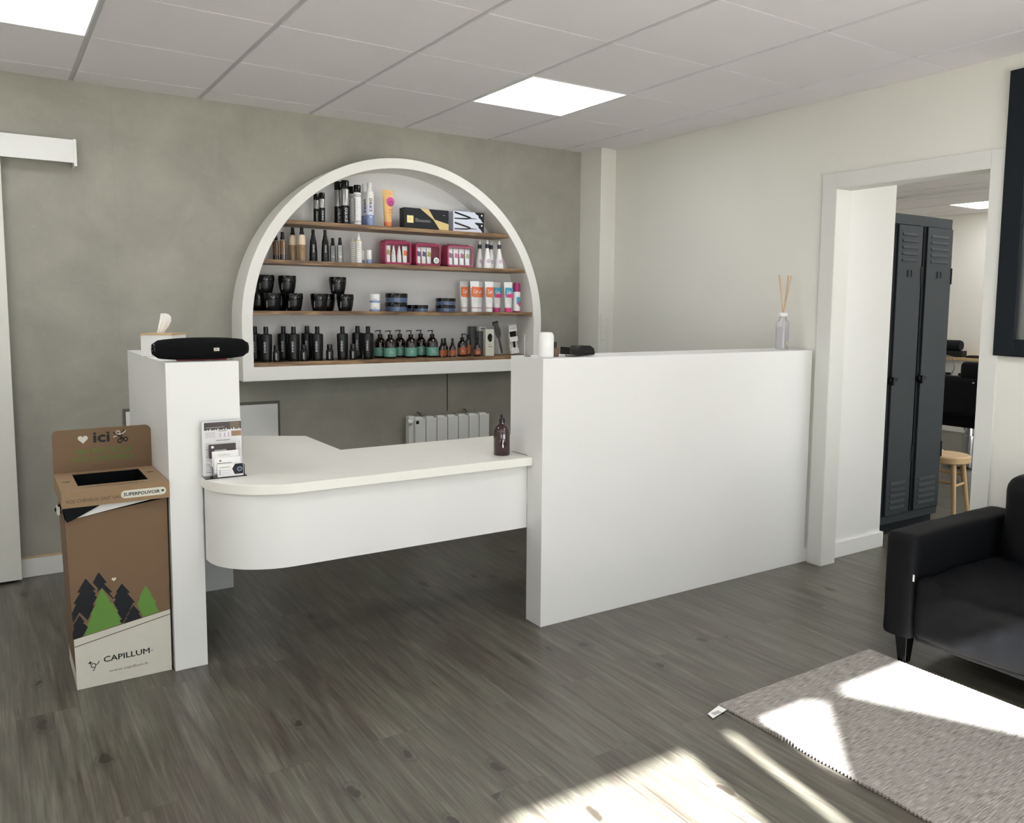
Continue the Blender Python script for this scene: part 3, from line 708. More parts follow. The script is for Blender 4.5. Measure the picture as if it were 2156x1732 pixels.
# ------------------------------------------------------------------ things on the pillar
t = thing('bluetooth_speaker', 'black barrel-shaped portable speaker lying on the counter pillar', 'speaker', (-3.024, -1.475, 1.1675), 0.05, local=True)
m = MB(); prof = []; L2 = 0.168
for i in range(25):
    u = -1 + 2 * i / 24
    r = 0.0425 * (1 - 0.25 * abs(u) ** 2.6)
    if abs(u) > 0.9: r *= math.sqrt(max(0, 1 - ((abs(u) - 0.9) / 0.1) ** 2 * 0.45))
    prof.append((r, u * L2))
m.lathe(prof, 'black_cloth', 28, T=Matrix.Translation((0, 0, 0.044)) @ Matrix.Rotation(PI / 2, 4, 'Y'))
m.build('grille', t)
for s_ in (-1, 1):
    e = MB(); r0 = prof[0][0]
    e.lathe([(r0, 0), (r0 * 0.93, 0.006), (r0 * 0.78, 0.005), (r0 * 0.72, -0.004), (0.0001, -0.003)], ['black_plastic', 'black_plastic', 'black_gloss', 'black_gloss'], 28,
            T=Matrix.Translation((s_ * (L2 - 0.001), 0, 0.044)) @ Matrix.Rotation(s_ * PI / 2, 4, 'Y'))
    e.tube([(s_ * (L2 + 0.004), 0.010, 0.052), (s_ * (L2 + 0.0045), 0.011, 0.0525)], 0.003, 'text_light', 6)
    e.build('end_cap', t)
MB().box(-0.09, 0.09, -0.012, 0.012, 0, 0.005, 'speaker_red').build('foot', t, bevel=0.002)
bd = MB(); bd.box(0.034, 0.054, -0.0445, -0.0425, 0.036, 0.048, 'print_white'); bd.text('JBL', 0.037, 0.0392, 'speaker_red', y=-0.0449, w=0.014, h=0.0055, bold=0.03); bd.build('badge', t)

t = thing('tissue_box', 'white square tissue box with wooden lid on the counter pillar', 'tissue box', (-3.098, -1.13, ZP + 0.0005), -0.61, local=True)
MB().box(-0.064, 0.064, -0.064, 0.064, 0, 0.088, 'white_lacquer').build('box', t, bevel=0.002)
l = MB(); l.prism(rrect(-0.066, 0.066, -0.066, 0.066, 0.002), 0.088, 0.094, 'light_wood'); l.build('lid', t)
ts = MB(); rows = []
LV = [(0.0, -0.016, 0.008, 0.012), (0.15, -0.015, 0.014, 0.014), (0.4, -0.011, 0.030, 0.016), (0.65, -0.006, 0.039, 0.016), (0.85, -0.003, 0.038, 0.014), (0.95, -0.002, 0.030, 0.012), (1.0, -0.001, 0.020, 0.010)]
sec = [(0.0, 0.0), (0.10, -0.9), (0.30, -0.2), (0.45, -1.0), (0.72, -0.5), (1.0, 0.1), (0.8, 0.7), (0.5, 0.3), (0.25, 0.8)]
ca, sa = math.cos(0.62), math.sin(0.62)
for v, l_, r_, d_ in LV:
    for u, w_ in sec:
        X = l_ + (r_ - l_) * u; Y = w_ * d_
        rows.append((X * ca - Y * sa - 0.008, X * sa + Y * ca, 0.09 + 0.084 * v))
k = len(sec)
fs = [(j * k + i, j * k + (i + 1) % k, (j + 1) * k + (i + 1) % k, (j + 1) * k + i) for j in range(len(LV) - 1) for i in range(k)] + [tuple((len(LV) - 1) * k + i for i in range(k))]
ts.add(rows, fs, 'tissue'); ts.build('tissue_sheet', t, sharp=25)

# ------------------------------------------------------------------ brochure stand and its papers
hx, hz = -2.984, 0.7375
t = thing('brochure_holder', 'clear acrylic brochure holder standing on the desk corner', 'holder', (hx, -1.60, hz), 0, local=True)
h = MB(); h.box(-0.074, 0.074, 0.014, 0.0165, 0, 0.210, 'acrylic'); h.box(-0.074, 0.074, 0.0035, 0.006, 0.002, 0.210, 'acrylic'); h.box(-0.074, 0.074, -0.045, 0.014, 0, 0.0025, 'acrylic')
h.build('back_panel', t)
h = MB(); h.box(-0.050, 0.066, -0.047, -0.0455, 0.002, 0.035, 'acrylic'); h.box(0.064, 0.066, -0.045, 0.0, 0.002, 0.045, 'acrylic'); h.box(-0.050, -0.048, -0.045, 0.0, 0.002, 0.045, 'acrylic')
h.build('card_pocket', t)
L = MB(); yl = -1.590
L.box(hx - 0.071, hx + 0.071, yl, yl + 0.003, hz + 0.003, hz + 0.207, 'paper')
L.box(hx - 0.063, hx + 0.071, yl - 0.0005, yl - 0.0001, hz + 0.173, hz + 0.203, 'photo_brown')
for i in range(14): L.box(hx - 0.063 + i * 0.0095, hx - 0.058 + i * 0.0095, yl - 0.0007, yl - 0.0003, hz + 0.1715, hz + 0.1745 + 0.002 * (i % 3), 'paper')
for i in range(4): L.box(hx + 0.030, hx + 0.064, yl - 0.0008, yl - 0.0004, hz + 0.1795 + i * 0.006, hz + 0.1805 + i * 0.006, 'gold')
L.box(hx - 0.058, hx + 0.010, yl - 0.0008, yl - 0.0004, hz + 0.1835, hz + 0.1845, 'paper')
L.box(hx + 0.034, hx + 0.070, yl - 0.0005, yl - 0.0001, hz + 0.147, hz + 0.167, 'photo_tan')
for i in range(5): L.box(hx - 0.060, hx - 0.024, yl - 0.0004, yl - 0.0001, hz + 0.146 + i * 0.0046, hz + 0.1475 + i * 0.0046, 'lilac')
for x in (-0.008, 0.008, 0.022): L.box(hx + x, hx + x + 0.004, yl - 0.0004, yl - 0.0001, hz + 0.146, hz + 0.162, 'lilac')
L.box(hx - 0.012, hx + 0.018, yl - 0.0004, yl - 0.0001, hz + 0.168, hz + 0.170, 'text_dim'); L.box(hx - 0.022, hx + 0.030, yl - 0.0004, yl - 0.0001, hz + 0.133, hz + 0.1352, 'text_dim')
for i in range(16):
    L.box(hx - 0.060, hx - 0.042 - 0.004 * (i % 3), yl - 0.0004, yl - 0.0001, hz + 0.014 + i * 0.0073, hz + 0.0156 + i * 0.0073, 'text_navy' if i % 4 == 0 else 'lilac')
    L.box(hx + 0.058, hx + 0.066, yl - 0.0004, yl - 0.0001, hz + 0.014 + i * 0.0073, hz + 0.0156 + i * 0.0073, 'lilac')
tag(L.build('leaflet'), 'tall price leaflet with dark brown heading in the brochure holder', 'leaflet')
def card(y, z0, z1, x0, x1, m_, label, extra=None):
    c = MB(); c.box(x0, x1, y, y + 0.0035, z0, z1, m_)
    if extra: extra(c, y - 0.0004)
    tag(c.build('business_card'), label, 'card', 'cards in the pocket of the brochure holder')
card(-1.6045, hz + 0.070, hz + 0.1215, -3.035, -2.938, 'photo_brown', 'brown photo card at the back of the card pocket',
     lambda c, y: (c.box(-3.015, -2.972, y, y + 0.0003, hz + 0.096, hz + 0.101, 'text_light'), c.prism(circ(-3.022, hz + 0.112, 0.005, 12), y, y + 0.0003, 'paper', 'y')))
card(-1.615, hz + 0.036, hz + 0.097, -3.027, -2.932, 'paper', 'white card in front of the brown photo card',
     lambda c, y: (c.text('Coiffure', -3.003, hz + 0.078, 'text_light', y=y, w=0.040)))
card(-1.625, hz + 0.016, hz + 0.074, -3.022, -2.928, 'cap_white', 'pale card with a small red emblem, second from the front',
     lambda c, y: (c.prism(circ(-3.000, hz + 0.062, 0.004, 8, ry=0.003), y, y + 0.0003, 'speaker_red', 'y'), c.box(-3.012, -2.96, y, y + 0.0003, hz + 0.0515, hz + 0.0535, 'text_dim')))
def front_card(c, y):
    c.prism([(-2.962, hz + 0.031), (-2.951, hz + 0.049), (-2.922, hz + 0.049), (-2.922, hz + 0.010), (-2.953, hz + 0.010)], y, y + 0.0003, 'print_dark', 'y')
    c.prism(circ(-2.935, hz + 0.028, 0.009, 16), y - 0.0004, y, 'blue_label', 'y'); c.prism(circ(-2.935, hz + 0.028, 0.0065, 16), y - 0.0007, y - 0.0004, 'navy', 'y')
    c.box(-3.008, -2.968, y, y + 0.0003, hz + 0.038, hz + 0.0395, 'text_navy')
    for i in range(3):
        c.box(-2.998, -2.968, y, y + 0.0003, hz + 0.012 + i * 0.007, hz + 0.0132 + i * 0.007, 'lilac'); c.box(-3.008, -3.003, y, y + 0.0003, hz + 0.0115 + i * 0.007, hz + 0.0145 + i * 0.007, 'text_navy')
card(-1.640, hz + 0.0035, hz + 0.051, -3.014, -2.921, 'paper', 'white card with a black hexagon at the front of the card pocket', front_card)

# pump bottle on the desk
def pump_head(r, z, nozzle=-1, m_='black_plastic'):
    h = MB()
    h.lathe([(0.0001, z), (r * 0.36, z), (r * 0.36, z + 0.020), (r * 0.30, z + 0.022), (0.0001, z + 0.022)], m_, 16)
    h.tube([(0, 0, z + 0.02), (0, 0, z + 0.037)], r * 0.13, m_, 8)
    h.tube([(r * 0.2, 0, z + 0.036), (nozzle * 0 - r * 0.15, 0, z + 0.039), (-r * 0.75, 0, z + 0.037), (-r * 0.9, 0, z + 0.033)], r * 0.14, m_, 8)
    return h
t = thing('pump_bottle', 'dark red-brown pump bottle on the worktop beside the partition', 'bottle', (-1.850, -1.752, 0.7368), 0.9, local=True)
MB().lathe([(0.0001, 0), (0.034, 0), (0.036, 0.004), (0.036, 0.098), (0.034, 0.110), (0.026, 0.126), (0.016, 0.135), (0.0135, 0.137), (0.0135, 0.142), (0.0001, 0.142)], 'amber_red', 32).build('bottle_body', t)
pump_head(0.036, 0.138).build('pump_head', t)

# ------------------------------------------------------------------ things on the tall partition
t = thing('white_canister', 'white can-shaped dispenser on the left end of the partition', 'dispenser', (-1.702, -1.868, ZP + 0.0005), 0, local=True)
MB().lathe([(0.0001, 0), (0.031, 0), (0.035, 0.006), (0.035, 0.092), (0.029, 0.106), (0.0001, 0.106)], 'cap_white', 32).build('body', t)
MB().lathe([(0.024, 0.106), (0.024, 0.108), (0.0001, 0.108)], 'cap_white', 24).build('lid', t)
t = MB(); t.tube([(-1.766, -1.80, 1.1685), (-1.766, -1.80, 1.262), (-1.758, -1.80, 1.262)], 0.0028, 'steel', 6); t.tube([(-1.764, -1.80, 1.1690), (-1.735, -1.80, 1.1690)], 0.0026, 'steel', 6)
tag(t.build('wire_stand'), 'small bent wire stand behind the white canister', 'stand')
t = thing('brown_bottle', 'small brown bottle with black cap behind the white canister', 'bottle', (-1.632, -1.84, ZP + 0.0005), 0, local=True)
MB().lathe([(0.0001, 0), (0.016, 0), (0.016, 0.036), (0.007, 0.042), (0.0001, 0.042)], 'print_brown', 20).build('body', t)
MB().lathe([(0.0075, 0.040), (0.0075, 0.062), (0.005, 0.065), (0.0001, 0.065)], 'black_plastic', 16).build('cap', t)
t = thing('card_terminal', 'black card payment terminal lying on the tall partition', 'card reader', (-1.505, -1.835, ZP + 0.0005), 0.06, local=True)
m = MB(); m.prism([(-0.075, 0.008), (-0.073, 0.042), (-0.03, 0.030), (-0.01, 0.046), (0.045, 0.046), (0.066, 0.034), (0.074, 0.014), (0.068, 0.004), (-0.02, 0.003)], -0.035, 0.035, 'black_plastic', 'y')
m.build('body', t, bevel=0.003)
MB().box(0.0, 0.066, -0.0365, -0.035, 0.014, 0.024, 'black_gloss').build('screen', t, bevel=0.0005)
MB().tube([(-0.07, -0.005, 0.010), (-0.085, -0.02, 0.003), (-0.06, -0.05, 0.003), (-0.02, -0.045, 0.003), (0.0, -0.036, 0.006)], 0.0025, 'black_plastic', 6).build('cable', t)
t = thing('reed_diffuser', 'clear reed diffuser with thin sticks at the wall end of the partition', 'diffuser', (-0.090, -1.80, ZP + 0.0005), 0.2, local=True)
MB().prism(rrect(-0.031, 0.031, -0.026, 0.026, 0.008), 0, 0.150, 'frosted').lathe([(0.028, 0.150), (0.018, 0.166), (0.018, 0.178)], 'frosted', 20).build('glass_bottle', t)
MB().prism(rrect(-0.027, 0.027, -0.022, 0.022, 0.006), 0.006, 0.120, 'lilac_pale').build('liquid', t)
MB().lathe([(0.020, 0.178), (0.023, 0.180), (0.023, 0.196), (0.020, 0.198), (0.0001, 0.198)], 'cap_white', 20).build('collar', t)
MB().box(-0.002, 0.004, -0.0292, -0.0282, 0.012, 0.045, 'pale_gold').build('tag', t)
for dx, dy in ((-0.062, 0.0), (-0.035, 0.01), (0.046, 0.004), (0.055, -0.01), (0.070, 0.012)):
    MB().tube([(-dx * 0.12, 0, 0.02), (dx * 0.05, 0, 0.198), (dx, dy, 0.40)], 0.0028, 'reed', 6).build('reed_stick', t)

# ------------------------------------------------------------------ products on the arched shelves
PROTO = {}
def proto(kind, name, cat, parts):
    """parts: list of (part name, MB) in local coordinates, or dict of sub-parts; built at first use, copied afterwards"""
    PROTO[kind] = [name, cat, parts, None]
def place(kind, x, y, z, label, group, rz=-0.22):
    name, cat, parts, first = PROTO[kind]
    if first is None:
        r = thing(name, label, cat, (x, y, z), rz, group, local=True)
        for pn, mb in parts(): mb.build(pn, r)
        PROTO[kind][3] = r
        return r
    r = dup(first, (x, y, z), rz, label); r['group'] = group
    return r
def lines(mb, x0, z0, n, w, dz, r, sx, sy, m='text_dim', th=0.0012):
    """short printed lines wrapped on a round body"""
    for i in range(n):
        z = z0 - i * dz; k = 6; ww = w * (0.7 + 0.3 * ((i * 37) % 5) / 4)
        vs = []
        for j in range(k + 1):
            a = -PI / 2 + (x0 + ww * j / k) / r
            for zz in (z, z + th): vs.append(((r + 0.0004) * sx * math.cos(a), (r + 0.0004) * sy * math.sin(a), zz))
        mb.add(vs, [(2 * j, 2 * j + 2, 2 * j + 3, 2 * j + 1) for j in range(k)], m)
def band(mb, r, z0, z1, m, a0=-PI, a1=0, sx=1, sy=1, e=0.0004, n=20):
    vs = []
    for j in range(n + 1):
        a = a0 + (a1 - a0) * j / n
        for zz in (z0, z1): vs.append(((r + e) * sx * math.cos(a), (r + e) * sy * math.sin(a), zz))
    mb.add(vs, [(2 * j, 2 * j + 2, 2 * j + 3, 2 * j + 1) for j in range(n)], m)

def p_can(r, h, zc, zsilver, small=False):
    def f():
        b = MB(); b.lathe([(0.0001, 0), (r * 0.97, 0), (r, 0.003), (r, zsilver), (r, zc - 0.004), (r * 0.94, zc)], ['black_bottle'] * 3 + ['silver', 'silver'], 24)
        b.text('sweo', -r * 0.1, 0.010, 'text_light', h=None if 0 else r * 0.62, w=zsilver * 0.72, cyl=(r, 1, 1), vert=True, bold=0.03)
        c = MB(); c.lathe([(r * 0.97, zc), (r * 0.97, h - 0.006), (r * 0.9, h - 0.001), (0.0001, h)], 'black_gloss', 24)
        return [('can', b), ('cap', c)]
    return f
def vtext(mb, s, r, x, z, length, size, m, sx=1, sy=1, bold=0.03):
    """lettering running upwards on a round body"""
    vs, fs, a, b, c, d = text_geo(s, bold); k = length / (b - a); kz = size / (d - c); out = []
    for px, py, e in vs:
        X = x - (py - c) * kz + size / 2; Z = z + (px - a) * k
        th = -PI / 2 + X / r
        out.append(((r + 0.0005 + e) * sx * math.cos(th), (r + 0.0005 + e) * sy * math.sin(th), Z))
    mb.add(out, fs, m)
def p_hair(r, h, zc, zs, ln, sz):
    def f():
        b = MB(); b.lathe([(0.0001, 0), (r * 0.97, 0), (r, 0.003), (r, zs), (r, zc - 0.004), (r * 0.94, zc)], ['black_bottle'] * 3 + ['silver', 'silver'], 24)
        vtext(b, 'sweo', r, 0.002, 0.012, ln, sz, 'text_light')
        c = MB(); c.lathe([(r * 0.98, zc), (r * 0.98, h - 0.006), (r * 0.9, h - 0.001), (0.0001, h)], 'black_gloss', 24)
        return [('can', b), ('cap', c)]
    return f
proto('mini', 'hairspray_can', 'spray can', p_hair(0.0165, 0.167, 0.131, 0.082, 0.055, 0.012))
proto('hspray', 'hairspray_can', 'spray can', p_hair(0.0235, 0.248, 0.199, 0.105, 0.080, 0.017))
def f():
    r = 0.0225; b = MB()
    b.lathe([(0.0001, 0), (r * 0.97, 0), (r, 0.003), (r, 0.178), (r * 0.9, 0.184)], 'cap_white', 24)
    for z in (0.014, 0.020, 0.160, 0.168): band(b, r, z, z + 0.0022, 'black_bottle', -1.5 * PI, 0.5 * PI, n=32)
    for i in range(22): band(b, r, 0.030 + i * 0.0056, 0.0325 + i * 0.0056, 'black_bottle', -PI * 0.86, -PI * 0.70, n=4)
    for z, ww in ((0.128, 0.9), (0.112, 0.7), (0.096, 0.9), (0.08, 0.5), (0.052, 0.8)): lines(b, -0.010, z, 1, 0.022 * ww, 0.004, r, 1, 1, 'text_light')
    c = MB(); c.lathe([(r * 0.92, 0.184), (r * 0.92, 0.222), (r * 0.85, 0.227), (0.0001, 0.228)], 'black_gloss', 24)
    return [('can', b), ('cap', c)]
proto('striped', 'spray_can', 'spray can', f)
def f():
    r = 0.0235; b = MB()
    b.lathe([(0.0001, 0), (r * 0.97, 0), (r, 0.003), (r, 0.062), (r, 0.120), (r, 0.185), (r * 0.8, 0.198), (r * 0.55, 0.202)], ['blue_label', 'blue_label', 'blue_label', 'blue_pale', 'cap_white', 'cap_white', 'cap_white'], 24)
    vtext(b, 'sweo', r, 0.001, 0.080, 0.078, 0.018, 'text_navy', bold=0.012)
    lines(b, -0.004, 0.052, 2, 0.016, 0.006, r, 1, 1, 'cap_white', 0.003)
    c = MB(); c.lathe([(0.0135, 0.202), (0.0135, 0.244), (0.011, 0.249), (0.0001, 0.249)], 'cap_white', 20)
    return [('bottle_body', b), ('cap', c)]
proto('mousse', 'mousse_bottle', 'bottle', f)
def tube_body(mb, w0, w1, h0, h1, dep, mats, zs, n=20):
    """squeeze tube standing on its cap: round at the bottom, flat crimp at the top"""
    K = len(zs)
    rings = []
    for z in zs:
        v = (z - h0) / (h1 - h0); a = (w0 + (w1 - w0) * v) / 2; b = dep / 2 * (1 - v) ** 0.7 + 0.0012
        rings.append([(a * math.cos(2 * PI * i / n), b * math.sin(2 * PI * i / n), z) for i in range(n)])
    for j in range(K - 1):
        vs = rings[j] + rings[j + 1]
        mb.add(vs, [(i, (i + 1) % n, (i + 1) % n + n, i + n) for i in range(n)], mats[j])
    mb.add(rings[-1], [tuple(range(n))], mats[-1])
def f():
    b = MB(); tube_body(b, 0.046, 0.066, 0.03, 0.218, 0.036, ['orange_tube'] * 8, [0.03, 0.05, 0.08, 0.11, 0.14, 0.17, 0.2, 0.210, 0.218])
    b.prism(circ(0.014, 0.148, 0.023, 24, ry=0.027), -0.0134, -0.0080, 'magenta', 'y')
    b.prism(circ(0.016, 0.138, 0.015, 20, ry=0.017), -0.0140, -0.0134, 'magenta_cap', 'y')
    b.prism(heart(0.016, 0.138, 0.012), -0.0145, -0.0140, 'magenta', 'y')
    for i, (z, w_) in enumerate(((0.105, 0.026), (0.097, 0.020), (0.083, 0.024), (0.068, 0.018), (0.196, 0.026))): b.box(0.014 - w_ / 2, 0.014 + w_ / 2, -0.0178 if z < 0.11 else -0.0062, -0.010 if z < 0.11 else -0.003, z, z + 0.0014, 'orange_cap')
    c = MB(); c.lathe([(0.0001, 0), (0.022, 0), (0.0235, 0.004), (0.0235, 0.03), (0.0001, 0.031)], 'orange_cap', 24, 1, 0.8)
    return [('tube_body', b), ('cap', c)]
proto('tube', 'cream_tube', 'tube', f)
def spray_cap(z, r, h, m='black_plastic'):
    c = MB(); c.lathe([(r, z), (r, z + h * 0.22), (r * 0.78, z + h * 0.45), (r * 0.72, z + h), (0.0001, z + h)], m, 18); return c
def f():
    b = MB(); r = 0.0165
    b.lathe([(0.0001, 0), (r, 0), (r, 0.030)], 'amber_dark', 20).lathe([(r, 0.030), (r, 0.108), (r * 0.9, 0.112), (r * 0.6, 0.114)], ['liquid_brown', 'silver', 'silver'], 20)
    band(b, r, 0.004, 0.104, 'cap_white', -PI * 0.40, -PI * 0.34, n=2)
    return [('bottle_body', b), ('spray_cap', spray_cap(0.114, 0.012, 0.041))]
proto('amber', 'spray_bottle', 'bottle', f)
def f():
    b = MB(); r = 0.0215
    b.lathe([(0.0001, 0), (r * 1.03, 0), (r * 1.03, 0.004), (r * 1.02, 0.090), (r * 0.92, 0.138), (r * 0.7, 0.146), (r * 0.5, 0.147)], ['liquid_tan', 'liquid_tan', 'liquid_tan', 'liquid_cream', 'liquid_cream', 'liquid_cream'], 24)
    lines(b, -0.006, 0.075, 4, 0.016, 0.006, r, 1.03, 1.03, 'liquid_brown')
    return [('bottle_body', b), ('spray_cap', spray_cap(0.146, 0.0125, 0.042))]
proto('bi', 'two_phase_bottle', 'bottle', f)
def f():
    b = MB()
    b.lathe([(0.0001, 0), (0.0225, 0), (0.0225, 0.008), (0.0215, 0.06), (0.0175, 0.115), (0.0125, 0.132)], 'black_bottle', 24)
    vtext(b, 'sweo', 0.0222, 0.0, 0.050, 0.045, 0.011, 'text_light')
    lines(b, -0.008, 0.045, 5, 0.018, 0.005, 0.0222, 1, 1)
    c = MB(); c.lathe([(0.0125, 0.132), (0.0115, 0.145), (0.009, 0.150), (0.009, 0.180), (0.0001, 0.181)], 'black_plastic', 18)
    return [('bottle_body', b), ('cap', c)]
proto('taper', 'tapered_spray_bottle', 'bottle', f)
def f():
    b = MB(); r = 0.0180
    b.lathe([(0.0001, 0), (r, 0), (r, 0.092), (r * 0.9, 0.098), (r * 0.5, 0.100)], 'clear_plastic', 22)
    b.lathe([(0.0001, 0.002), (r * 0.9, 0.002), (r * 0.9, 0.086), (0.0001, 0.086)], 'clear_film', 20)
    lines(b, -0.009, 0.035, 2, 0.020, 0.007, r, 1, 1, 'cap_white', 0.003)
    return [('bottle_body', b), ('spray_cap', spray_cap(0.100, 0.0115, 0.041))]
proto('clear', 'clear_spray_bottle', 'bottle', f)
def f():
    b = MB(); r = 0.0185
    b.lathe([(0.0001, 0), (r, 0), (r, 0.126), (r * 0.95, 0.130), (r * 0.6, 0.132)], ['print_olive', 'cap_white', 'pale_gold', 'pale_gold'], 22)
    band(b, r, 0.008, 0.122, 'print_olive', -PI * 0.98, -PI * 0.92, n=2); band(b, r, 0.008, 0.122, 'print_olive', -PI * 0.12, -PI * 0.06, n=2)
    lines(b, -0.013, 0.112, 9, 0.026, 0.012, r, 1, 1, 'print_olive', 0.0018)
    c = MB(); c.lathe([(0.0125, 0.132), (0.011, 0.142), (0.005, 0.160), (0.0035, 0.175), (0.0001, 0.176)], 'cap_white', 18)
    return [('bottle_body', b), ('nozzle_cap', c)]
proto('yel', 'lotion_bottle', 'bottle', f)
def f():
    b = MB(); r = 0.0145
    b.lathe([(0.0001, 0), (r, 0), (r, 0.024), (r, 0.060)], ['blue_label', 'blue_label', 'cap_white'], 20)
    c = MB(); c.lathe([(r * 1.02, 0.060), (r * 1.02, 0.078), (0.0001, 0.080)], 'cap_white', 20)
    return [('bottle_body', b), ('cap', c)]
proto('tiny', 'travel_bottle', 'bottle', f)
def f():
    b = MB(); b.lathe([(0.0001, 0), (0.031, 0), (0.031, 0.004), (0.010, 0.128)], 'cap_white', 28)
    b.prism(circ(0.002, 0.045, 0.011, 20, ry=0.014), -0.0262, -0.0215, 'lilac', 'y', T=Matrix.Rotation(0, 4, 'X'))
    n_ = MB(); n_.lathe([(0.010, 0.128), (0.0125, 0.130), (0.0125, 0.154), (0.009, 0.155)], 'navy', 22)
    c = MB(); c.lathe([(0.009, 0.155), (0.0095, 0.170), (0.007, 0.179), (0.0001, 0.180)], 'cap_white', 20)
    return [('bottle_body', b), ('collar', n_), ('cap', c)]
proto('cone', 'cone_bottle', 'bottle', f)
def f():
    b = MB(); b.lathe([(0.0001, 0), (0.034, 0), (0.037, 0.003), (0.0445, 0.035), (0.048, 0.066)], 'black_bottle', 32)
    lines(b, -0.020, 0.056, 6, 0.038, 0.006, 0.0472, 1, 1, 'text_dim'); vtext(b, 'sweo', 0.0472, -0.026, 0.018, 0.036, 0.007, 'text_light')
    c = MB(); c.lathe([(0.0485, 0.066), (0.0495, 0.070), (0.0495, 0.094), (0.047, 0.098), (0.0001, 0.098)], 'black_gloss', 32)
    return [('jar_body', b), ('lid', c)]
proto('jar', 'mask_jar', 'jar', f)
def f():
    b = MB(); b.lathe([(0.0001, 0), (0.0305, 0), (0.0305, 0.012), (0.0305, 0.026)], ['blue_label', 'blue_label', 'cap_white'], 28)
    lines(b, -0.012, 0.020, 2, 0.030, 0.006, 0.0305, 1, 1, 'text_navy', 0.0018)
    c = MB(); c.lathe([(0.0315, 0.026), (0.0315, 0.048), (0.029, 0.051), (0.0001, 0.051)], 'cap_white', 28)
    return [('jar_body', b), ('lid', c)]
proto('wjar', 'small_cream_jar', 'jar', f)
def wide_jar(r, h, hl):
    def f():
        b = MB(); b.lathe([(0.0001, 0), (r * 0.96, 0), (r * 0.97, 0.004), (r * 0.97, h - hl)], ['black_gloss', 'jar_blue', 'jar_blue'], 36)
        c = MB(); c.lathe([(r, h - hl), (r, h - 0.004), (r * 0.97, h), (0.0001, h)], 'black_gloss', 36)
        return [('jar_body', b), ('lid', c)]
    return f
proto('bjar', 'styling_jar', 'jar', wide_jar(0.068, 0.054, 0.026))
proto('bjar2', 'styling_jar', 'jar', wide_jar(0.064, 0.042, 0.020))
proto('bjar3', 'styling_jar', 'jar', wide_jar(0.044, 0.040, 0.021))
def stube(c1, c2, cap, txt):
    def f():
        b = MB(); tube_body(b, 0.047, 0.062, 0.028, 0.195, 0.038, ['cap_white'] * 8, [0.028, 0.05, 0.08, 0.11, 0.13, 0.15, 0.17, 0.19, 0.195])
        pts = [(-0.024 + 0.003 * math.sin(i * 2.1), 0.098 + 0.062 * i / 10) for i in range(11)] + [(0.026 + 0.003 * math.cos(i * 1.7), 0.158 - 0.062 * i / 10) for i in range(11)]
        b.prism(pts, -0.0150, -0.0090, c1, 'y')
        b.prism([(x * 0.9 + 0.004, 0.094 + (z - 0.098) * 0.45) for x, z in pts], -0.0155, -0.0090, c2, 'y')
        b.text(txt, -0.014, 0.118, 'cap_white', y=-0.0159, w=0.030, h=0.026, bold=0.02)
        for i in range(4): b.box(-0.014, 0.012 - 0.004 * (i % 2), -0.0182, -0.0150, 0.082 - i * 0.008, 0.0835 - i * 0.008, 'text_light')
        c = MB(); c.lathe([(0.0001, 0), (0.0225, 0), (0.0235, 0.003), (0.0235, 0.024), (0.0235, 0.028), (0.0001, 0.0285)], [cap, cap, cap, 'print_pink' if cap != 'cap_white' else 'rust_label', cap], 22, 1, 0.82)
        return [('tube_body', b), ('cap', c)]
    return f
proto('wtube', 'shampoo_tube', 'tube', stube('print_orange', 'orange_cap', 'cap_white', 'Curl'))
proto('ptube', 'shampoo_tube', 'tube', stube('print_cyan', 'print_pink', 'print_pink', 'Liss'))
def f():
    r = 0.0245; b = MB(); b.lathe([(0.0001, 0), (r, 0), (r, 0.008), (r, 0.134)], ['magenta_cap', 'magenta_cap', 'cap_white'], 24)
    band(b, r, 0.050, 0.100, 'print_cyan', -PI * 0.62, -PI * 0.2); band(b, r, 0.040, 0.070, 'print_pink', -PI * 0.45, -PI * 0.1, e=0.0007)
    c = MB(); c.lathe([(r * 0.98, 0.134), (r * 0.96, 0.185), (r * 0.8, 0.193), (0.0001, 0.194)], 'magenta_cap', 24)
    return [('can', b), ('cap', c)]
proto('roll', 'spray_can', 'spray can', f)
def f():
    b = MB(); s_ = 0.66
    b.lathe([(0.0001, 0), (0.027, 0), (0.0285, 0.003), (0.032, 0.08), (0.033, 0.145), (0.031, 0.153), (0.013, 0.157)], 'black_bottle', 28, 1, s_)
    vtext(b, 'sweo', 0.0334, -0.008, 0.050, 0.062, 0.012, 'text_light', 1, s_)
    lines(b, -0.013, 0.040, 5, 0.028, 0.006, 0.0304, 1, s_, 'text_dim')
    b.prism(circ(0.016, 0.100, 0.011, 16, ry=0.018), -0.0185, -0.0150, 'text_olive', 'y') if 0 else None
    c = MB(); c.lathe([(0.0128, 0.157), (0.0128, 0.193), (0.011, 0.195), (0.0001, 0.195)], 'black_plastic', 18)
    return [('bottle_body', b), ('cap', c)]
proto('sham', 'shampoo_bottle', 'bottle', f)
def f():
    b = MB(); b.lathe([(0.0001, 0), (0.0195, 0), (0.0205, 0.003), (0.0205, 0.055), (0.015, 0.064), (0.014, 0.066)], 'black_bottle', 22, 1, 0.75)
    vtext(b, 'sweo', 0.0205, -0.003, 0.010, 0.040, 0.010, 'text_light', 1, 0.75); lines(b, 0.006, 0.048, 5, 0.008, 0.008, 0.0205, 1, 0.75)
    c = MB(); c.lathe([(0.0155, 0.066), (0.0155, 0.090), (0.014, 0.093), (0.0001, 0.093)], 'black_gloss', 20)
    return [('bottle_body', b), ('cap', c)]
proto('small', 'small_serum_bottle', 'bottle', f)
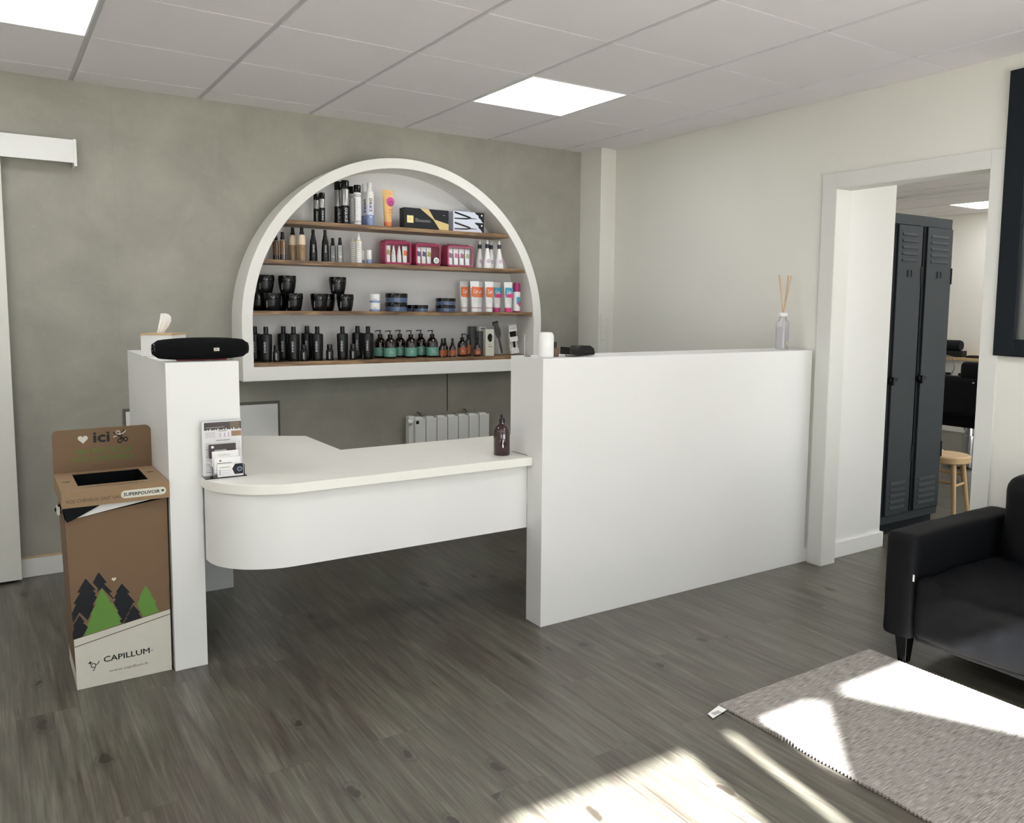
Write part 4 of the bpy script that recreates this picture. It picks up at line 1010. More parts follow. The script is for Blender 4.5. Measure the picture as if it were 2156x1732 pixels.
def pump_bottle(r, hb, ht, label_m, z0, z1, txt=True):
    def f():
        b = MB(); b.lathe([(0.0001, 0), (r * 0.96, 0), (r, 0.004), (r, hb * 0.70), (r * 0.93, hb * 0.80), (r * 0.72, hb * 0.91), (r * 0.42, hb * 0.985), (r * 0.38, hb)], 'amber_dark', 28)
        l = MB(); band(l, r, z0, z1, label_m, -PI * 1.05, 0.05 * PI, n=28)
        lines(l, -0.012, z0 + (z1 - z0) * 0.62, 3, 0.024, 0.006, r + 0.0004, 1, 1, 'cap_white', 0.0008)
        if txt: l.text('O', -0.002, z1 - 0.006, 'text_light', h=0.014, w=0.012, cyl=(r, 1, 1), bold=0.0)
        hh = ht - hb; k = hh / 0.039
        hd_ = MB(); hd_.lathe([(r * 0.40, hb), (r * 0.40, hb + hh * 0.45), (0.0001, hb + hh * 0.5)], 'black_plastic', 16)
        hd_.tube([(0, 0, hb + hh * 0.45), (0, 0, hb + hh * 0.95)], 0.0035, 'black_plastic', 8)
        hd_.tube([(0.007, 0, hb + hh * 0.92), (-0.004, 0, hb + hh * 0.97), (-r * 0.75, -0.003, hb + hh * 0.93), (-r * 0.85, -0.003, hb + hh * 0.84)], 0.0030, 'black_plastic', 8)
        return [('bottle_body', b), ('label', l), ('pump_head', hd_)]
    return f
proto('pump', 'pump_bottle', 'bottle', pump_bottle(0.0365, 0.125, 0.168, 'teal_label', 0.012, 0.064))
proto('opump', 'pump_bottle', 'bottle', pump_bottle(0.030, 0.104, 0.143, 'rust_label', 0.012, 0.058))
proto('osm', 'pump_bottle', 'bottle', pump_bottle(0.0225, 0.080, 0.115, 'rust_label', 0.010, 0.045))
def f():
    r = 0.021; b = MB(); b.lathe([(0.0001, 0), (r, 0), (r, 0.055), (r * 0.8, 0.068), (r * 0.45, 0.074)], 'amber_dark', 22)
    l = MB(); band(l, r, 0.008, 0.044, 'rust_label', -PI * 0.95, -0.05 * PI)
    c = MB(); c.lathe([(r * 0.5, 0.074), (r * 0.5, 0.085), (r * 0.36, 0.088), (r * 0.34, 0.116), (0.0001, 0.118)], 'black_plastic', 16)
    return [('bottle_body', b), ('label', l), ('spray_cap', c)]
proto('serum', 'spray_bottle', 'bottle', f)
def f():
    r = 0.0185; b = MB(); b.lathe([(0.0001, 0), (r, 0), (r, 0.095), (r * 0.8, 0.104), (r * 0.6, 0.106)], 'amber_dark', 22)
    l = MB(); band(l, r, 0.012, 0.070, 'rust_label', -PI * 0.95, -0.05 * PI)
    c = MB(); c.lathe([(r * 0.62, 0.106), (r * 0.62, 0.136), (0.0001, 0.138)], 'black_plastic', 16)
    return [('bottle_body', b), ('label', l), ('cap', c)]
proto('otall', 'oil_bottle', 'bottle', f)

G1, G2, G3, G4 = 'products on the top shelf', 'products on the second shelf', 'products on the third shelf', 'products on the bottom shelf'
S1, S2, S3, S4 = [SH[i] + 0.0004 for i in (1, 2, 3, 4)]
place('mini', -2.094, -0.095, S1, 'small black and silver spray can at the left end of the top shelf, rear one', G1)
place('mini', -2.085, -0.165, S1, 'small black and silver spray can at the left end of the top shelf, front one', G1)
place('hspray', -1.961, -0.090, S1, 'tall black-capped silver spray can, rear one of the two tallest', G1)
place('hspray', -1.946, -0.160, S1, 'tall black-capped silver spray can with white lettering, front one of the two tallest', G1)
place('striped', -1.876, -0.088, S1, 'white spray can with black stripes and cap, rear one of two', G1)
place('striped', -1.874, -0.165, S1, 'white spray can with black stripes and cap, front one of two', G1)
place('mousse', -1.800, -0.090, S1, 'white and lilac bottle hidden behind its twin beside the striped cans', G1)
place('mousse', -1.795, -0.160, S1, 'white bottle fading to lilac blue with upright lettering on the top shelf', G1)
place('tube', -1.678, -0.150, S1, 'orange cream tube with pink round emblem on the top shelf', G1, rz=-0.15)
place('amber', -2.325, -0.075, S2, 'brown spray bottle partly hidden by the arch at the left end of the second shelf', G2)
place('amber', -2.308, -0.150, S2, 'brown spray bottle, second from the left end of the second shelf', G2)
place('bi', -2.232, -0.090, S2, 'two-coloured cream and brown spray bottle, the left and rear one', G2)
place('bi', -2.199, -0.150, S2, 'two-coloured cream and brown spray bottle, the right and front one', G2)
place('taper', -2.131, -0.140, S2, 'black tapered spray bottle beside the two-coloured bottles', G2)
place('taper', -2.068, -0.160, S2, 'black tapered spray bottle beside the clear bottles', G2)
place('clear', -2.005, -0.110, S2, 'clear spray bottle with black top, the left one of two', G2)
place('clear', -1.980, -0.160, S2, 'clear spray bottle with black top, the right one of two', G2)
place('yel', -1.875, -0.090, S2, 'white and olive bottle with pointed tip, rear one of two', G2)
place('yel', -1.867, -0.160, S2, 'white and olive bottle with pointed tip, front one of two', G2)
place('tiny', -1.822, -0.095, S2, 'tiny travel bottle half hidden beside the pointed bottles', G2)
place('tiny', -1.806, -0.168, S2, 'tiny white and blue travel bottle standing alone on the second shelf', G2)
place('cone', -1.010, -0.085, S2, 'white cone bottle with navy collar, leftmost and at the rear', G2)
place('cone', -0.995, -0.155, S2, 'white cone bottle with navy collar, the bright front one', G2)
place('cone', -0.925, -0.085, S2, 'white cone bottle with navy collar, rear one nearer the arch', G2)
place('cone', -0.905, -0.155, S2, 'white cone bottle with navy collar, closest to the right arch', G2)
jl = [(-2.424, -0.060, 0, 'black jar at the far left of the lower row, behind its neighbour'), (-2.372, -0.150, 0, 'black jar in the lower row at the left, under the leftmost upper jar'),
      (-2.305, -0.060, 0, 'black jar hidden in the rear between the two left lower jars'), (-2.250, -0.150, 0, 'black jar in the lower row with a green ring printed on it'),
      (-2.105, -0.150, 0, 'black jar in the lower row, left one of the middle pile'), (-2.028, -0.060, 0, 'black jar in the lower row at the rear of the middle pile'), (-1.950, -0.150, 0, 'black jar in the lower row, right one of the middle pile'),
      (-2.398, -0.115, 1, 'black jar stacked on top at the left end of the third shelf'), (-2.277, -0.118, 1, 'black jar stacked on top, second from the left'), (-1.982, -0.118, 1, 'black jar stacked on top of the middle pile')]
for x, y, k, lb_ in jl: place('jar', x, y, S3 + 0.0984 * k, lb_, 'black mask jars on the third shelf', rz=-0.35)
place('wjar', -1.770, -0.160, S3, 'small white and blue jar, lower one of the pile of two', G3, rz=-0.3)
place('wjar', -1.770, -0.160, S3 + 0.0514, 'small white and blue jar, upper one of the pile of two', G3, rz=-0.3)
place('bjar', -1.619, -0.130, S3, 'wide black and blue jar, lower one of the taller pile', G3)
place('bjar', -1.617, -0.130, S3 + 0.0545, 'wide black and blue jar, upper one of the taller pile', G3)
place('bjar3', -1.461, -0.145, S3, 'low black and blue jar alone between the two piles', G3)
place('bjar3', -1.475, -0.052, S3, 'low black jar behind the single low jar', G3)
place('bjar2', -1.283, -0.130, S3, 'wide black and blue jar, lower one of the shorter pile', G3)
place('bjar2', -1.281, -0.130, S3 + 0.0424, 'wide black and blue jar, upper one of the shorter pile', G3)
place('wtube', -1.128, -0.090, S3, 'white and orange tube, rear one at the left of the tubes', G3, rz=-0.1)
place('wtube', -1.090, -0.160, S3, 'white and orange tube, front one at the left', G3, rz=-0.1)
place('wtube', -1.022, -0.090, S3, 'white and orange tube, rear one in the middle', G3, rz=-0.1)
place('wtube', -0.982, -0.160, S3, 'white and orange tube, front one in the middle', G3, rz=-0.1)
place('ptube', -0.882, -0.090, S3, 'white tube with blue and pink print, rear one', G3, rz=-0.1)
place('ptube', -0.838, -0.160, S3, 'white tube with blue and pink print, front one', G3, rz=-0.1)
place('roll', -0.765, -0.150, S3, 'white spray can with purple cap at the right end of the third shelf', G3)
sl = [(-2.450, -0.070, 'tall black bottle half hidden by the arch at the far left'), (-2.412, -0.155, 'tall black bottle, first of the front row from the left'), (-2.290, -0.070, 'tall black bottle, rear one of the second pair'),
      (-2.258, -0.155, 'tall black bottle, front one of the second pair'), (-2.153, -0.070, 'tall black bottle, rear one of the third pair'), (-2.121, -0.155, 'tall black bottle, front one of the third pair'),
      (-1.971, -0.155, 'tall black bottle standing apart in the middle of the bottom shelf'), (-1.845, -0.070, 'tall black bottle, rear one of the pair beside the teal pump bottles'), (-1.813, -0.155, 'tall black bottle, front one of the pair beside the teal pump bottles')]
for x, y, lb_ in sl: place('sham', x, y, S4, lb_, 'tall black shampoo bottles on the bottom shelf')
for x, lb_ in ((-2.360, 'small black bottle beside the first tall black bottle'), (-2.206, 'small black bottle between the second and third pairs of tall bottles'), (-2.055, 'small black bottle standing free beside the third pair'), (-1.914, 'small black bottle beside the tall bottle that stands apart')):
    place('small', x, -0.172, S4, lb_, 'small black bottles on the bottom shelf')
for x, y, lb_ in ((-1.700, -0.070, 'teal-labelled pump bottle, rear one of the left pair'), (-1.672, -0.155, 'teal-labelled pump bottle, front one of the left pair'), (-1.570, -0.070, 'teal-labelled pump bottle, rear one of the middle pair'),
                  (-1.535, -0.155, 'teal-labelled pump bottle, front one of the middle pair'), (-1.428, -0.070, 'teal-labelled pump bottle, rear one of the right pair'), (-1.390, -0.155, 'teal-labelled pump bottle, front one of the right pair')):
    place('pump', x, y, S4, lb_, 'teal-labelled pump bottles on the bottom shelf', rz=-0.1)
place('serum', -1.326, -0.165, S4, 'small amber spray bottle, left one of three', G4)
place('serum', -1.281, -0.118, S4, 'small amber spray bottle, middle one of three', G4)
place('serum', -1.255, -0.170, S4, 'small amber spray bottle with orange label, right one of three', G4)
r_ = place('opump', -1.175, -0.150, S4, 'amber pump bottle with rust-coloured label standing alone', G4, rz=2.7)
for ch in r_.children:
    if ch.name.startswith('label'): ch.rotation_euler = (0, 0, -2.9)
place('otall', -1.103, -0.100, S4, 'tall slim amber bottle with rust-coloured label', G4)
place('osm', -1.072, -0.165, S4, 'small amber pump bottle with rust-coloured label beside the boxes', G4, rz=-0.2)

# boxes on the top shelf
t = thing('styler_box', 'black box with gold diagonal band on the top shelf', 'box', (-1.433, -0.14, S1), 0, G1, local=True)
b = MB(); hw_ = 0.149
b.box(-hw_, hw_, -0.035, 0.035, 0, 0.123, 'print_dark')
b.prism([(-0.045, 0.1228), (0.012, 0.1228), (0.052, 0.062), (0.148, 0.040), (0.148, 0.0005), (0.088, 0.0005), (0.045, 0.060)], -0.0358, -0.0351, 'gold', 'y')
b.prism([(-0.132, 0.034), (-0.090, 0.034), (-0.090, 0.077), (-0.132, 0.077)], -0.0358, -0.0351, 'pale_gold', 'y'); b.text('ghd', -0.123, 0.050, 'gold', y=-0.0362, w=0.024, h=0.012)
for i, w_ in enumerate((0.02, 0.10, 0.105)): b.box(-0.078, -0.078 + w_, -0.0358, -0.0351, 0.060 - i * 0.008, 0.0622 - i * 0.008, 'text_light')
b.box(0.112, 0.122, -0.0358, -0.0351, 0.090, 0.093, 'text_light')
b.build('carton', t)
def iron_box(z, m_, label):
    t = thing('flat_iron_box', label, 'box', (-1.135, -0.135, z), 0, 'flat iron boxes on the top shelf', local=True)
    b = MB(); b.box(-0.112, 0.108, -0.032, 0.032, 0, 0.0635, 'blue_pale')
    b.prism([(0.040, 0.063), (0.108, 0.063), (0.108, 0.001), (0.098, 0.001), (0.085, 0.020), (0.070, 0.030), (0.066, 0.045), (0.05, 0.052)], -0.0328, -0.0321, 'print_dark', 'y')
    b.prism([(-0.104, 0.056), (-0.100, 0.060), (-0.005, 0.037), (0.014, 0.029), (0.010, 0.022), (-0.010, 0.027), (-0.102, 0.049)], -0.0330, -0.0321, m_, 'y')
    b.prism([(-0.104, 0.014), (-0.104, 0.021), (-0.020, 0.024), (0.012, 0.029), (0.014, 0.021), (-0.020, 0.015)], -0.0334, -0.0321, m_, 'y')
    b.prism([(0.010, 0.0275), (0.056, 0.0235), (0.056, 0.0210), (0.010, 0.0215)], -0.0332, -0.0321, m_, 'y')
    b.prism(circ(0.092, 0.046, 0.006, 10), -0.0332, -0.0327, 'paper', 'y'); b.build('carton', t)
iron_box(S1, 'photo_brown', 'white flat iron box with a brown iron pictured, lower of two')
iron_box(S1 + 0.0638, 'print_dark', 'white flat iron box with a black iron pictured, upper of two')

# cosmetic pouches with travel tubes inside
def pouch(x, w_, h_, label, tubes, rz=0.0):
    t = thing('cosmetic_pouch', label, 'pouch', (x, -0.135, S2), rz, 'pink pouches on the second shelf', local=True)
    a = w_ / 2; s = MB()
    prof_b = rrect(-a, a, 0, h_, 0.018, 5); prof_f = rrect(-a + 0.006, a - 0.006, 0.004, h_ - 0.008, 0.016, 5)
    k = len(prof_b); d0, d1 = 0.035, -0.030
    s.add([(p_[0], d0, p_[1]) for p_ in prof_b], [tuple(range(k))], 'pouch_pink')
    s.add([(p_[0], d0, p_[1]) for p_ in prof_b] + [(p_[0], d1, p_[1]) for p_ in prof_f], [(i, (i + 1) % k, (i + 1) % k + k, i + k) for i in range(k)], 'pouch_pink')
    s.build('shell', t)
    r = MB(); pf = [(p_[0], d1 - 0.001, p_[1]) for p_ in prof_f]
    win = rrect(-a + 0.014, a - 0.014, 0.014, h_ - 0.020, 0.008, 5)
    r.add(pf + [(p_[0], d1 - 0.001, p_[1]) for p_ in win], [(i, (i + 1) % k, (i + 1) % k + k, i + k) for i in range(k)], 'pink_film')
    r.tube(pf + pf[:1], 0.0028, 'pouch_pink', 6)
    r.build('front_rim', t)
    f_ = MB(); f_.add([(p_[0], d1 - 0.0012, p_[1]) for p_ in win], [tuple(range(k))], 'clear_film'); f_.build('clear_window', t)
    zt = MB(); zt.tube([(a - 0.02, d0 * 0.2, h_ + 0.001), (-a + 0.02, d0 * 0.2, h_ + 0.001)], 0.0022, 'speaker_red', 6); zt.build('zip', t)
    return t
def mini_tube(x, z_, tone, label, h_=0.104, w_=0.034, inv=False, y=-0.140):
    t = thing('travel_tube', label, 'tube', (x, y, z_), 0, 'travel tubes inside the pink pouches', local=True)
    b = MB(); tube_body(b, w_ * 0.8, w_, 0.016, h_, 0.016, ['cap_white'] * 4, [0.016, 0.035, 0.06, 0.085, h_]) if not inv else b.lathe([(w_ * 0.42, 0.016), (w_ * 0.42, 0.045), (0.004, h_)], 'cap_white', 18, 1, 0.8)
    z0_ = 0.035 if inv else 0.050
    b.prism([(-w_ * 0.32, z0_), (w_ * 0.30, z0_ - 0.004), (w_ * 0.34, z0_ + 0.022), (-w_ * 0.2, z0_ + 0.030)], -0.0082, -0.0040, tone, 'y')
    b.build('tube_body', t)
    MB().lathe([(0.0001, 0), (w_ * 0.42, 0), (w_ * 0.42, 0.016), (0.0001, 0.0165)], 'cap_white', 18, 1, 0.8).build('cap', t)
pouch(-1.620, 0.180, 0.146, 'pink clear-front pouch of travel tubes, left of three', 4, 0.0)
for i, (tn, inv) in enumerate((('print_olive', False), ('print_purple', True), ('print_pink', True), ('print_orange', False))):
    mini_tube(-1.620 - 0.055 + i * 0.0365, S2 + 0.010, tn, 'travel tube with %s print in the left pouch' % ('green', 'purple', 'pink', 'orange')[i], inv=inv)
pouch(-1.419, 0.176, 0.140, 'pink clear-front pouch with tubes and a round tin, middle of three', 4)
for i, tn in enumerate(('print_purple', 'print_purple', 'print_olive')):
    mini_tube(-1.419 - 0.056 + i * 0.0355, S2 + 0.010, tn, ('travel tube with purple print at the left side of the middle pouch', 'travel tube with purple print in the centre of the middle pouch', 'travel tube with green print in the middle pouch')[i])
t = thing('round_tin', 'small round black-rimmed tin in the middle pouch', 'tin', (-1.364, -0.150, S2 + 0.012), 0, local=True)
m = MB(); Tt = Matrix.Translation((0, 0, 0.0225)) @ Matrix.Rotation(PI / 2, 4, 'X')
m.lathe([(0.0001, 0), (0.0225, 0), (0.0225, 0.014), (0.019, 0.0155)], 'black_gloss', 28, T=Tt); m.lathe([(0.019, 0.0155), (0.0001, 0.0155)], 'cap_white', 28, T=Tt)
m.tube([(-0.008, -0.0162, 0.0225), (0, -0.0162, 0.030), (0.008, -0.0162, 0.0225), (0, -0.0162, 0.015), (-0.008, -0.0162, 0.0225)], 0.0014, 'print_dark', 5); m.build('tin_body', t)
pouch(-1.194, 0.194, 0.140, 'pink clear-front pouch, right of three, with shiny window', 4)
for i, tn in enumerate(('print_purple', 'print_pink', 'magenta_cap', 'print_olive')):
    mini_tube(-1.194 - 0.062 + i * 0.041, S2 + 0.010, tn, 'travel tube with %s print in the right pouch' % ('purple', 'pink', 'dark red', 'green')[i], w_=0.037)

# cartons and brushes at the right of the bottom shelf
t = thing('product_box', 'dark grey slim box at the rear of the bottom shelf', 'box', (-1.036, -0.045, S4), 0, 'boxes on the bottom shelf', local=True)
MB().box(-0.026, 0.022, -0.020, 0.020, 0, 0.188, 'grey_box').box(-0.018, 0.014, -0.0206, -0.0201, 0.12, 0.17, 'text_dim').build('carton', t)
t = thing('product_box', 'pale-topped dark box between the grey box and the white one', 'box', (-1.003, -0.098, S4), 0, 'boxes on the bottom shelf', local=True)
MB().box(-0.029, 0.027, -0.018, 0.018, 0, 0.160, 'grey_box').box(-0.029, 0.027, -0.018, 0.018, 0.160, 0.188, 'beige_box').box(-0.016, 0.014, -0.0186, -0.0181, 0.172, 0.177, 'print_dark').build('carton', t)
t = thing('product_box', 'beige box with a black hair blot pictured on its front', 'box', (-0.984, -0.158, S4), -0.05, 'boxes on the bottom shelf', local=True)
b = MB(); b.box(-0.031, 0.031, -0.018, 0.018, 0, 0.172, 'beige_box')
b.prism([(-0.016, 0.128), (-0.008, 0.142), (0.006, 0.144), (0.015, 0.136), (0.019, 0.120), (0.014, 0.112), (0.017, 0.102), (0.006, 0.090), (-0.006, 0.092), (-0.010, 0.102), (-0.017, 0.110)], -0.0188, -0.0181, 'black_bottle', 'y')
b.box(-0.014, 0.018, -0.0186, -0.0181, 0.058, 0.0605, 'print_dark'); b.text('hair', -0.010, 0.070, 'text_dim', y=-0.0186, w=0.022, h=0.007); b.build('carton', t)
t = thing('hair_brush', 'black paddle hair brush leaning in a clear bag', 'hair brush', (-0.880, -0.110, S4), 0, local=True)
T0 = Matrix.Translation((0.028, 0, 0.0105)) @ Matrix.Rotation(-0.24, 4, 'Y')
b = MB(); b.prism([(0.021 * math.cos(a) - 0.0, 0.150 + 0.050 * math.sin(a)) for a in [2 * PI * i / 20 for i in range(20)]], -0.008, 0.006, 'black_plastic', 'y', T=T0); b.build('brush_head', t, bevel=0.003)
MB().tube([(0, 0, 0.002), (0, 0, 0.05), (0, 0, 0.105)], [0.007, 0.008, 0.006], 'black_gloss', 12, T=T0).build('handle', t)
MB().box(-0.024, 0.012, -0.010, 0.004, 0.190, 0.218, 'black_bottle', T=T0).build('hanger_card', t)
MB().prism([(-0.034, 0), (0.030, 0), (0.032, 0.205), (-0.032, 0.212)], -0.016, -0.0155, 'clear_film', 'y', T=T0).build('clear_bag', t)
t = thing('brush_pack', 'tilted pink and white hair brush pack at the right end of the bottom shelf', 'package', (-0.772, -0.125, S4), 0, local=True)
T0 = Matrix.Translation((0.010, 0, 0.008)) @ Matrix.Rotation(-0.13, 4, 'Y')
b = MB(); b.box(-0.032, 0.030, 0, 0.004, 0, 0.196, 'beige_box', T=T0)
b.box(-0.032, 0.030, -0.012, 0, 0.150, 0.190, 'paper', T=T0); b.text('brush', -0.022, 0.165, 'lilac', y=-0.0125, w=0.040, h=0.012, T=T0, bold=0.03)
b.box(-0.032, 0.030, -0.012, 0, 0.082, 0.114, 'paper', T=T0); b.text('detangler', -0.024, 0.098, 'lilac', y=-0.0125, w=0.042, h=0.008, T=T0)
b.prism([(-0.030, 0.002), (0.030, 0.002), (0.028, 0.028), (0.014, 0.042), (-0.012, 0.042), (-0.028, 0.028)], -0.012, 0, 'paper', 'y', T=T0)
b.tube([(0.018 * math.cos(a), -0.0125, 0.010 + 0.018 * math.sin(a)) for a in [PI * i / 8 for i in range(9)]], 0.0014, 'lilac', 5, T=T0); b.build('backing_card', t)
b = MB(); b.box(-0.022, 0.018, -0.014, -0.001, 0.114, 0.150, 'black_bottle', T=T0); b.tube([(0, -0.008, 0.04), (0, -0.008, 0.082)], 0.008, 'black_gloss', 10, T=T0); b.build('brush', t)

# ------------------------------------------------------------------ sofa
def soft_box(mb, x0, x1, y0, y1, z0, z1, m, r=0.03, n=(10, 10, 8), amp=0.0, seed=0.0, fr=5.0):
    """rounded, slightly crumpled upholstered block"""
    c = Vector(((x0 + x1) / 2, (y0 + y1) / 2, (z0 + z1) / 2)); h = Vector(((x1 - x0) / 2, (y1 - y0) / 2, (z1 - z0) / 2))
    for ax in range(3):
        for sg in (-1, 1):
            a1, a2 = [k for k in range(3) if k != ax]
            n1, n2 = n[a1], n[a2]; vs = []
            for i in range(n1 + 1):
                for j in range(n2 + 1):
                    p = Vector((0, 0, 0)); p[ax] = sg * h[ax]
                    u = -1 + 2 * i / n1; v = -1 + 2 * j / n2
                    u = math.copysign(1 - (1 - abs(u)) ** 1.35, u); v = math.copysign(1 - (1 - abs(v)) ** 1.35, v)
                    p[a1] = u * h[a1]; p[a2] = v * h[a2]
                    q = Vector([max(-(h[k] - r), min(h[k] - r, p[k])) for k in range(3)])
                    dlt = p - q
                    if dlt.length > 1e-9: p = q + dlt.normalized() * r
                    if amp:
                        w = p + c
                        nn = noise.noise(Vector((w.x * fr, w.y * fr, w.z * fr * 1.6 + seed)))
                        n2_ = noise.noise(Vector((w.x * fr * 3, w.y * fr * 3, w.z * fr * 3 + seed + 9)))
                        p = p + (dlt.normalized() if dlt.length > 1e-9 else Vector([sg if k == ax else 0 for k in range(3)])) * (nn * amp + n2_ * amp * 0.35)
                    vs.append(tuple(p + c))
            mb.add(vs, [(i * (n2 + 1) + j, (i + 1) * (n2 + 1) + j, (i + 1) * (n2 + 1) + j + 1, i * (n2 + 1) + j + 1) for i in range(n1) for j in range(n2)], m)
    return mb
t = thing('sofa', 'black two-seat sofa in a stretch cover against the wall at the right edge', 'sofa', (-0.4, -3.67, 0))
soft_box(MB(), -0.800, -0.012, -3.058, -2.932, 0.108, 0.528, 'sofa_fabric', 0.026, (24, 6, 18), 0.004, 1).build('armrest', t, sharp=180)
soft_box(MB(), -0.800, -0.012, -4.410, -4.284, 0.108, 0.528, 'sofa_fabric', 0.026, (20, 6, 14), 0.004, 2).build('armrest', t, sharp=180)
soft_box(MB(), -0.786, -0.03, -4.286, -3.060, 0.109, 0.160, 'sofa_fabric', 0.018, (10, 60, 8), 0.004, 3, 9).build('base_skirt', t, sharp=180)
soft_box(MB(), -0.796, -0.20, -4.286, -3.056, 0.122, 0.366, 'sofa_fabric', 0.032, (20, 60, 22), 0.010, 4, 6.5).build('seat_cushion', t, sharp=180)
soft_box(MB(), -0.255, -0.012, -4.292, -3.085, 0.30, 0.715, 'sofa_fabric', 0.07, (12, 30, 14), 0.008, 5).build('backrest', t, sharp=180)
for x, y in ((-0.745, -3.005), (-0.745, -4.335), (-0.07, -3.005), (-0.07, -4.335)):
    s = MB(); a, b_ = 0.026, 0.017
    s.add([(x - b_, y - b_, 0.002), (x + b_, y - b_, 0.002), (x + b_, y + b_, 0.002), (x - b_, y + b_, 0.002), (x - a - 0.006, y - a, 0.122), (x + a, y - a, 0.122), (x + a, y + a, 0.122), (x - a - 0.006, y + a, 0.122)],
          [(0, 1, 2, 3), (4, 7, 6, 5), (0, 4, 5, 1), (1, 5, 6, 2), (2, 6, 7, 3), (3, 7, 4, 0)], 'black_gloss')
    s.build('leg', t, bevel=0.002)
MB().box(-0.806, -0.8035, -3.066, -3.060, 0.352, 0.378, 'paper', T=Matrix.Translation((0, 0, 0))).build('care_tag', t)

# ------------------------------------------------------------------ rug
def rug():
    t = thing('rug', 'flat-woven grey heather rug on the plank floor beside the sofa', 'rug', (-1.2, -3.8, 0.001))
    m = MB(); x0, x1, y0, y1 = -1.640, -0.772, -4.75, -2.868
    nx, ny = 40, 300; vs = []
    for top in (1, 0):
        for i in range(nx + 1):
            for j in range(ny + 1):
                u, v = i / nx, j / ny
                x = x0 + (x1 - x0) * u; y = y0 + (y1 - y0) * v
                ex = 0.003 * (1 if j % 2 else -1) if i in (0, nx) else 0
                wob = 0.010 * noise.noise(Vector((0.3, v * 14, 0)))
                z = 0.0075 if top else 0.001
                if top: z += 0.0018 * noise.noise(Vector((x * 6, y * 6, 0))) + 0.010 * math.exp(-((x - x0) / 0.03) ** 2) * max(0, math.sin((y + 2.868) * 17) - 0.2) * (1 if y > -3.2 else 0.2)
                vs.append((x + (ex if i == 0 else -ex) + (wob * max(0, 1 - u * 6) if i < 8 else 0) + 0.05 * 0, y, z))
    Nn = (nx + 1) * (ny + 1); fs = []
    for i in range(nx):
        for j in range(ny):
            a = i * (ny + 1) + j; fs.append((a, a + ny + 1, a + ny + 2, a + 1)); fs.append((a + Nn, a + 1 + Nn, a + ny + 2 + Nn, a + ny + 1 + Nn))
    for j in range(ny):
        fs.append((j, j + 1, j + 1 + Nn, j + Nn)); a = nx * (ny + 1) + j; fs.append((a, a + Nn, a + 1 + Nn, a + 1))
    for i in range(nx):
        a = i * (ny + 1); fs.append((a, a + Nn, a + ny + 1 + Nn, a + ny + 1)); a += ny; fs.append((a, a + ny + 1, a + ny + 1 + Nn, a + Nn))
    m.add(vs, fs, 'rug_weave'); m.build('woven_mat', t)
    g = MB(); g.prism([(-1.716, -2.893), (-1.640, -2.872), (-1.640, -2.908), (-1.724, -2.925)], 0.003, 0.0045, 'paper'); g.box(-1.705, -1.668, -2.914, -2.896, 0.0045, 0.0048, 'text_light'); g.build('care_label', t)
rug()

# ------------------------------------------------------------------ lockers in the passage
t = thing('metal_locker', 'tall dark grey two-door metal locker seen through the doorway', 'locker', (1.07, -1.64, 0))
LX0, LX1, LY = 0.755, 1.385, -1.88
m = MB(); m.box(LX0, LX1, LY + 0.022, -1.40, 0.075, 1.955, 'locker_grey'); m.box(LX0, LX1, LY, LY + 0.022, 1.895, 1.955, 'locker_grey'); m.box(LX0, LX1, LY, LY + 0.022, 0.075, 0.125, 'locker_grey')
m.box(1.045, 1.068, LY, LY + 0.022, 0.125, 1.895, 'locker_grey'); m.box(1.376, LX1, LY, LY + 0.022, 0.125, 1.895, 'locker_grey')
m.box(LX0 + 0.02, LX1 - 0.01, LY + 0.03, -1.41, 0, 0.075, 'locker_dark'); m.build('carcass', t, bevel=0.002)
for a, b_ in ((0.800, 1.044), (1.100, 1.375)):
    d = MB(); d.box(a, b_, LY - 0.014, LY + 0.003, 0.13, 1.89, 'locker_grey'); dd = d.build('door', t, bevel=0.003)
    for base, n_ in ((1.675, 5), (0.165, 5)):
        q = MB()
        for i in range(n_):
            z = base + i * 0.038
            q.prism([(LY - 0.0142, z), (LY - 0.0195, z + 0.002), (LY - 0.0142, z + 0.020)], a + 0.04, b_ - 0.05, 'locker_grey', 'x')
        q.build('vent', dd)
    q = MB(); q.tube([((a + b_) / 2 - 0.018, LY - 0.016, 1.625), ((a + b_) / 2 - 0.018, LY - 0.017, 1.585), ((a + b_) / 2 + 0.018, LY - 0.017, 1.585), ((a + b_) / 2 + 0.018, LY - 0.016, 1.625)], 0.003, 'locker_grey', 6)
    q.build('label_holder', dd)
    MB().box(a - 0.030, a + 0.05, LY - 0.022, LY - 0.0145, 0.958, 0.978, 'locker_dark').box(a - 0.012, a + 0.008, LY - 0.034, LY - 0.014, 0.935, 0.985, 'black_metal').build('hasp', dd, bevel=0.002)
    MB().box(a - 0.026, a, LY - 0.002, LY + 0.021, 0.13, 1.89, 'locker_dark').build('hinge_recess', t)  # dark strip painting the shade of the open gap beside the door
    for z in (1.55, 0.45): MB().box(b_ - 0.004, b_ + 0.006, LY - 0.018, LY - 0.004, z, z + 0.10, 'locker_dark').build('hinge', t)

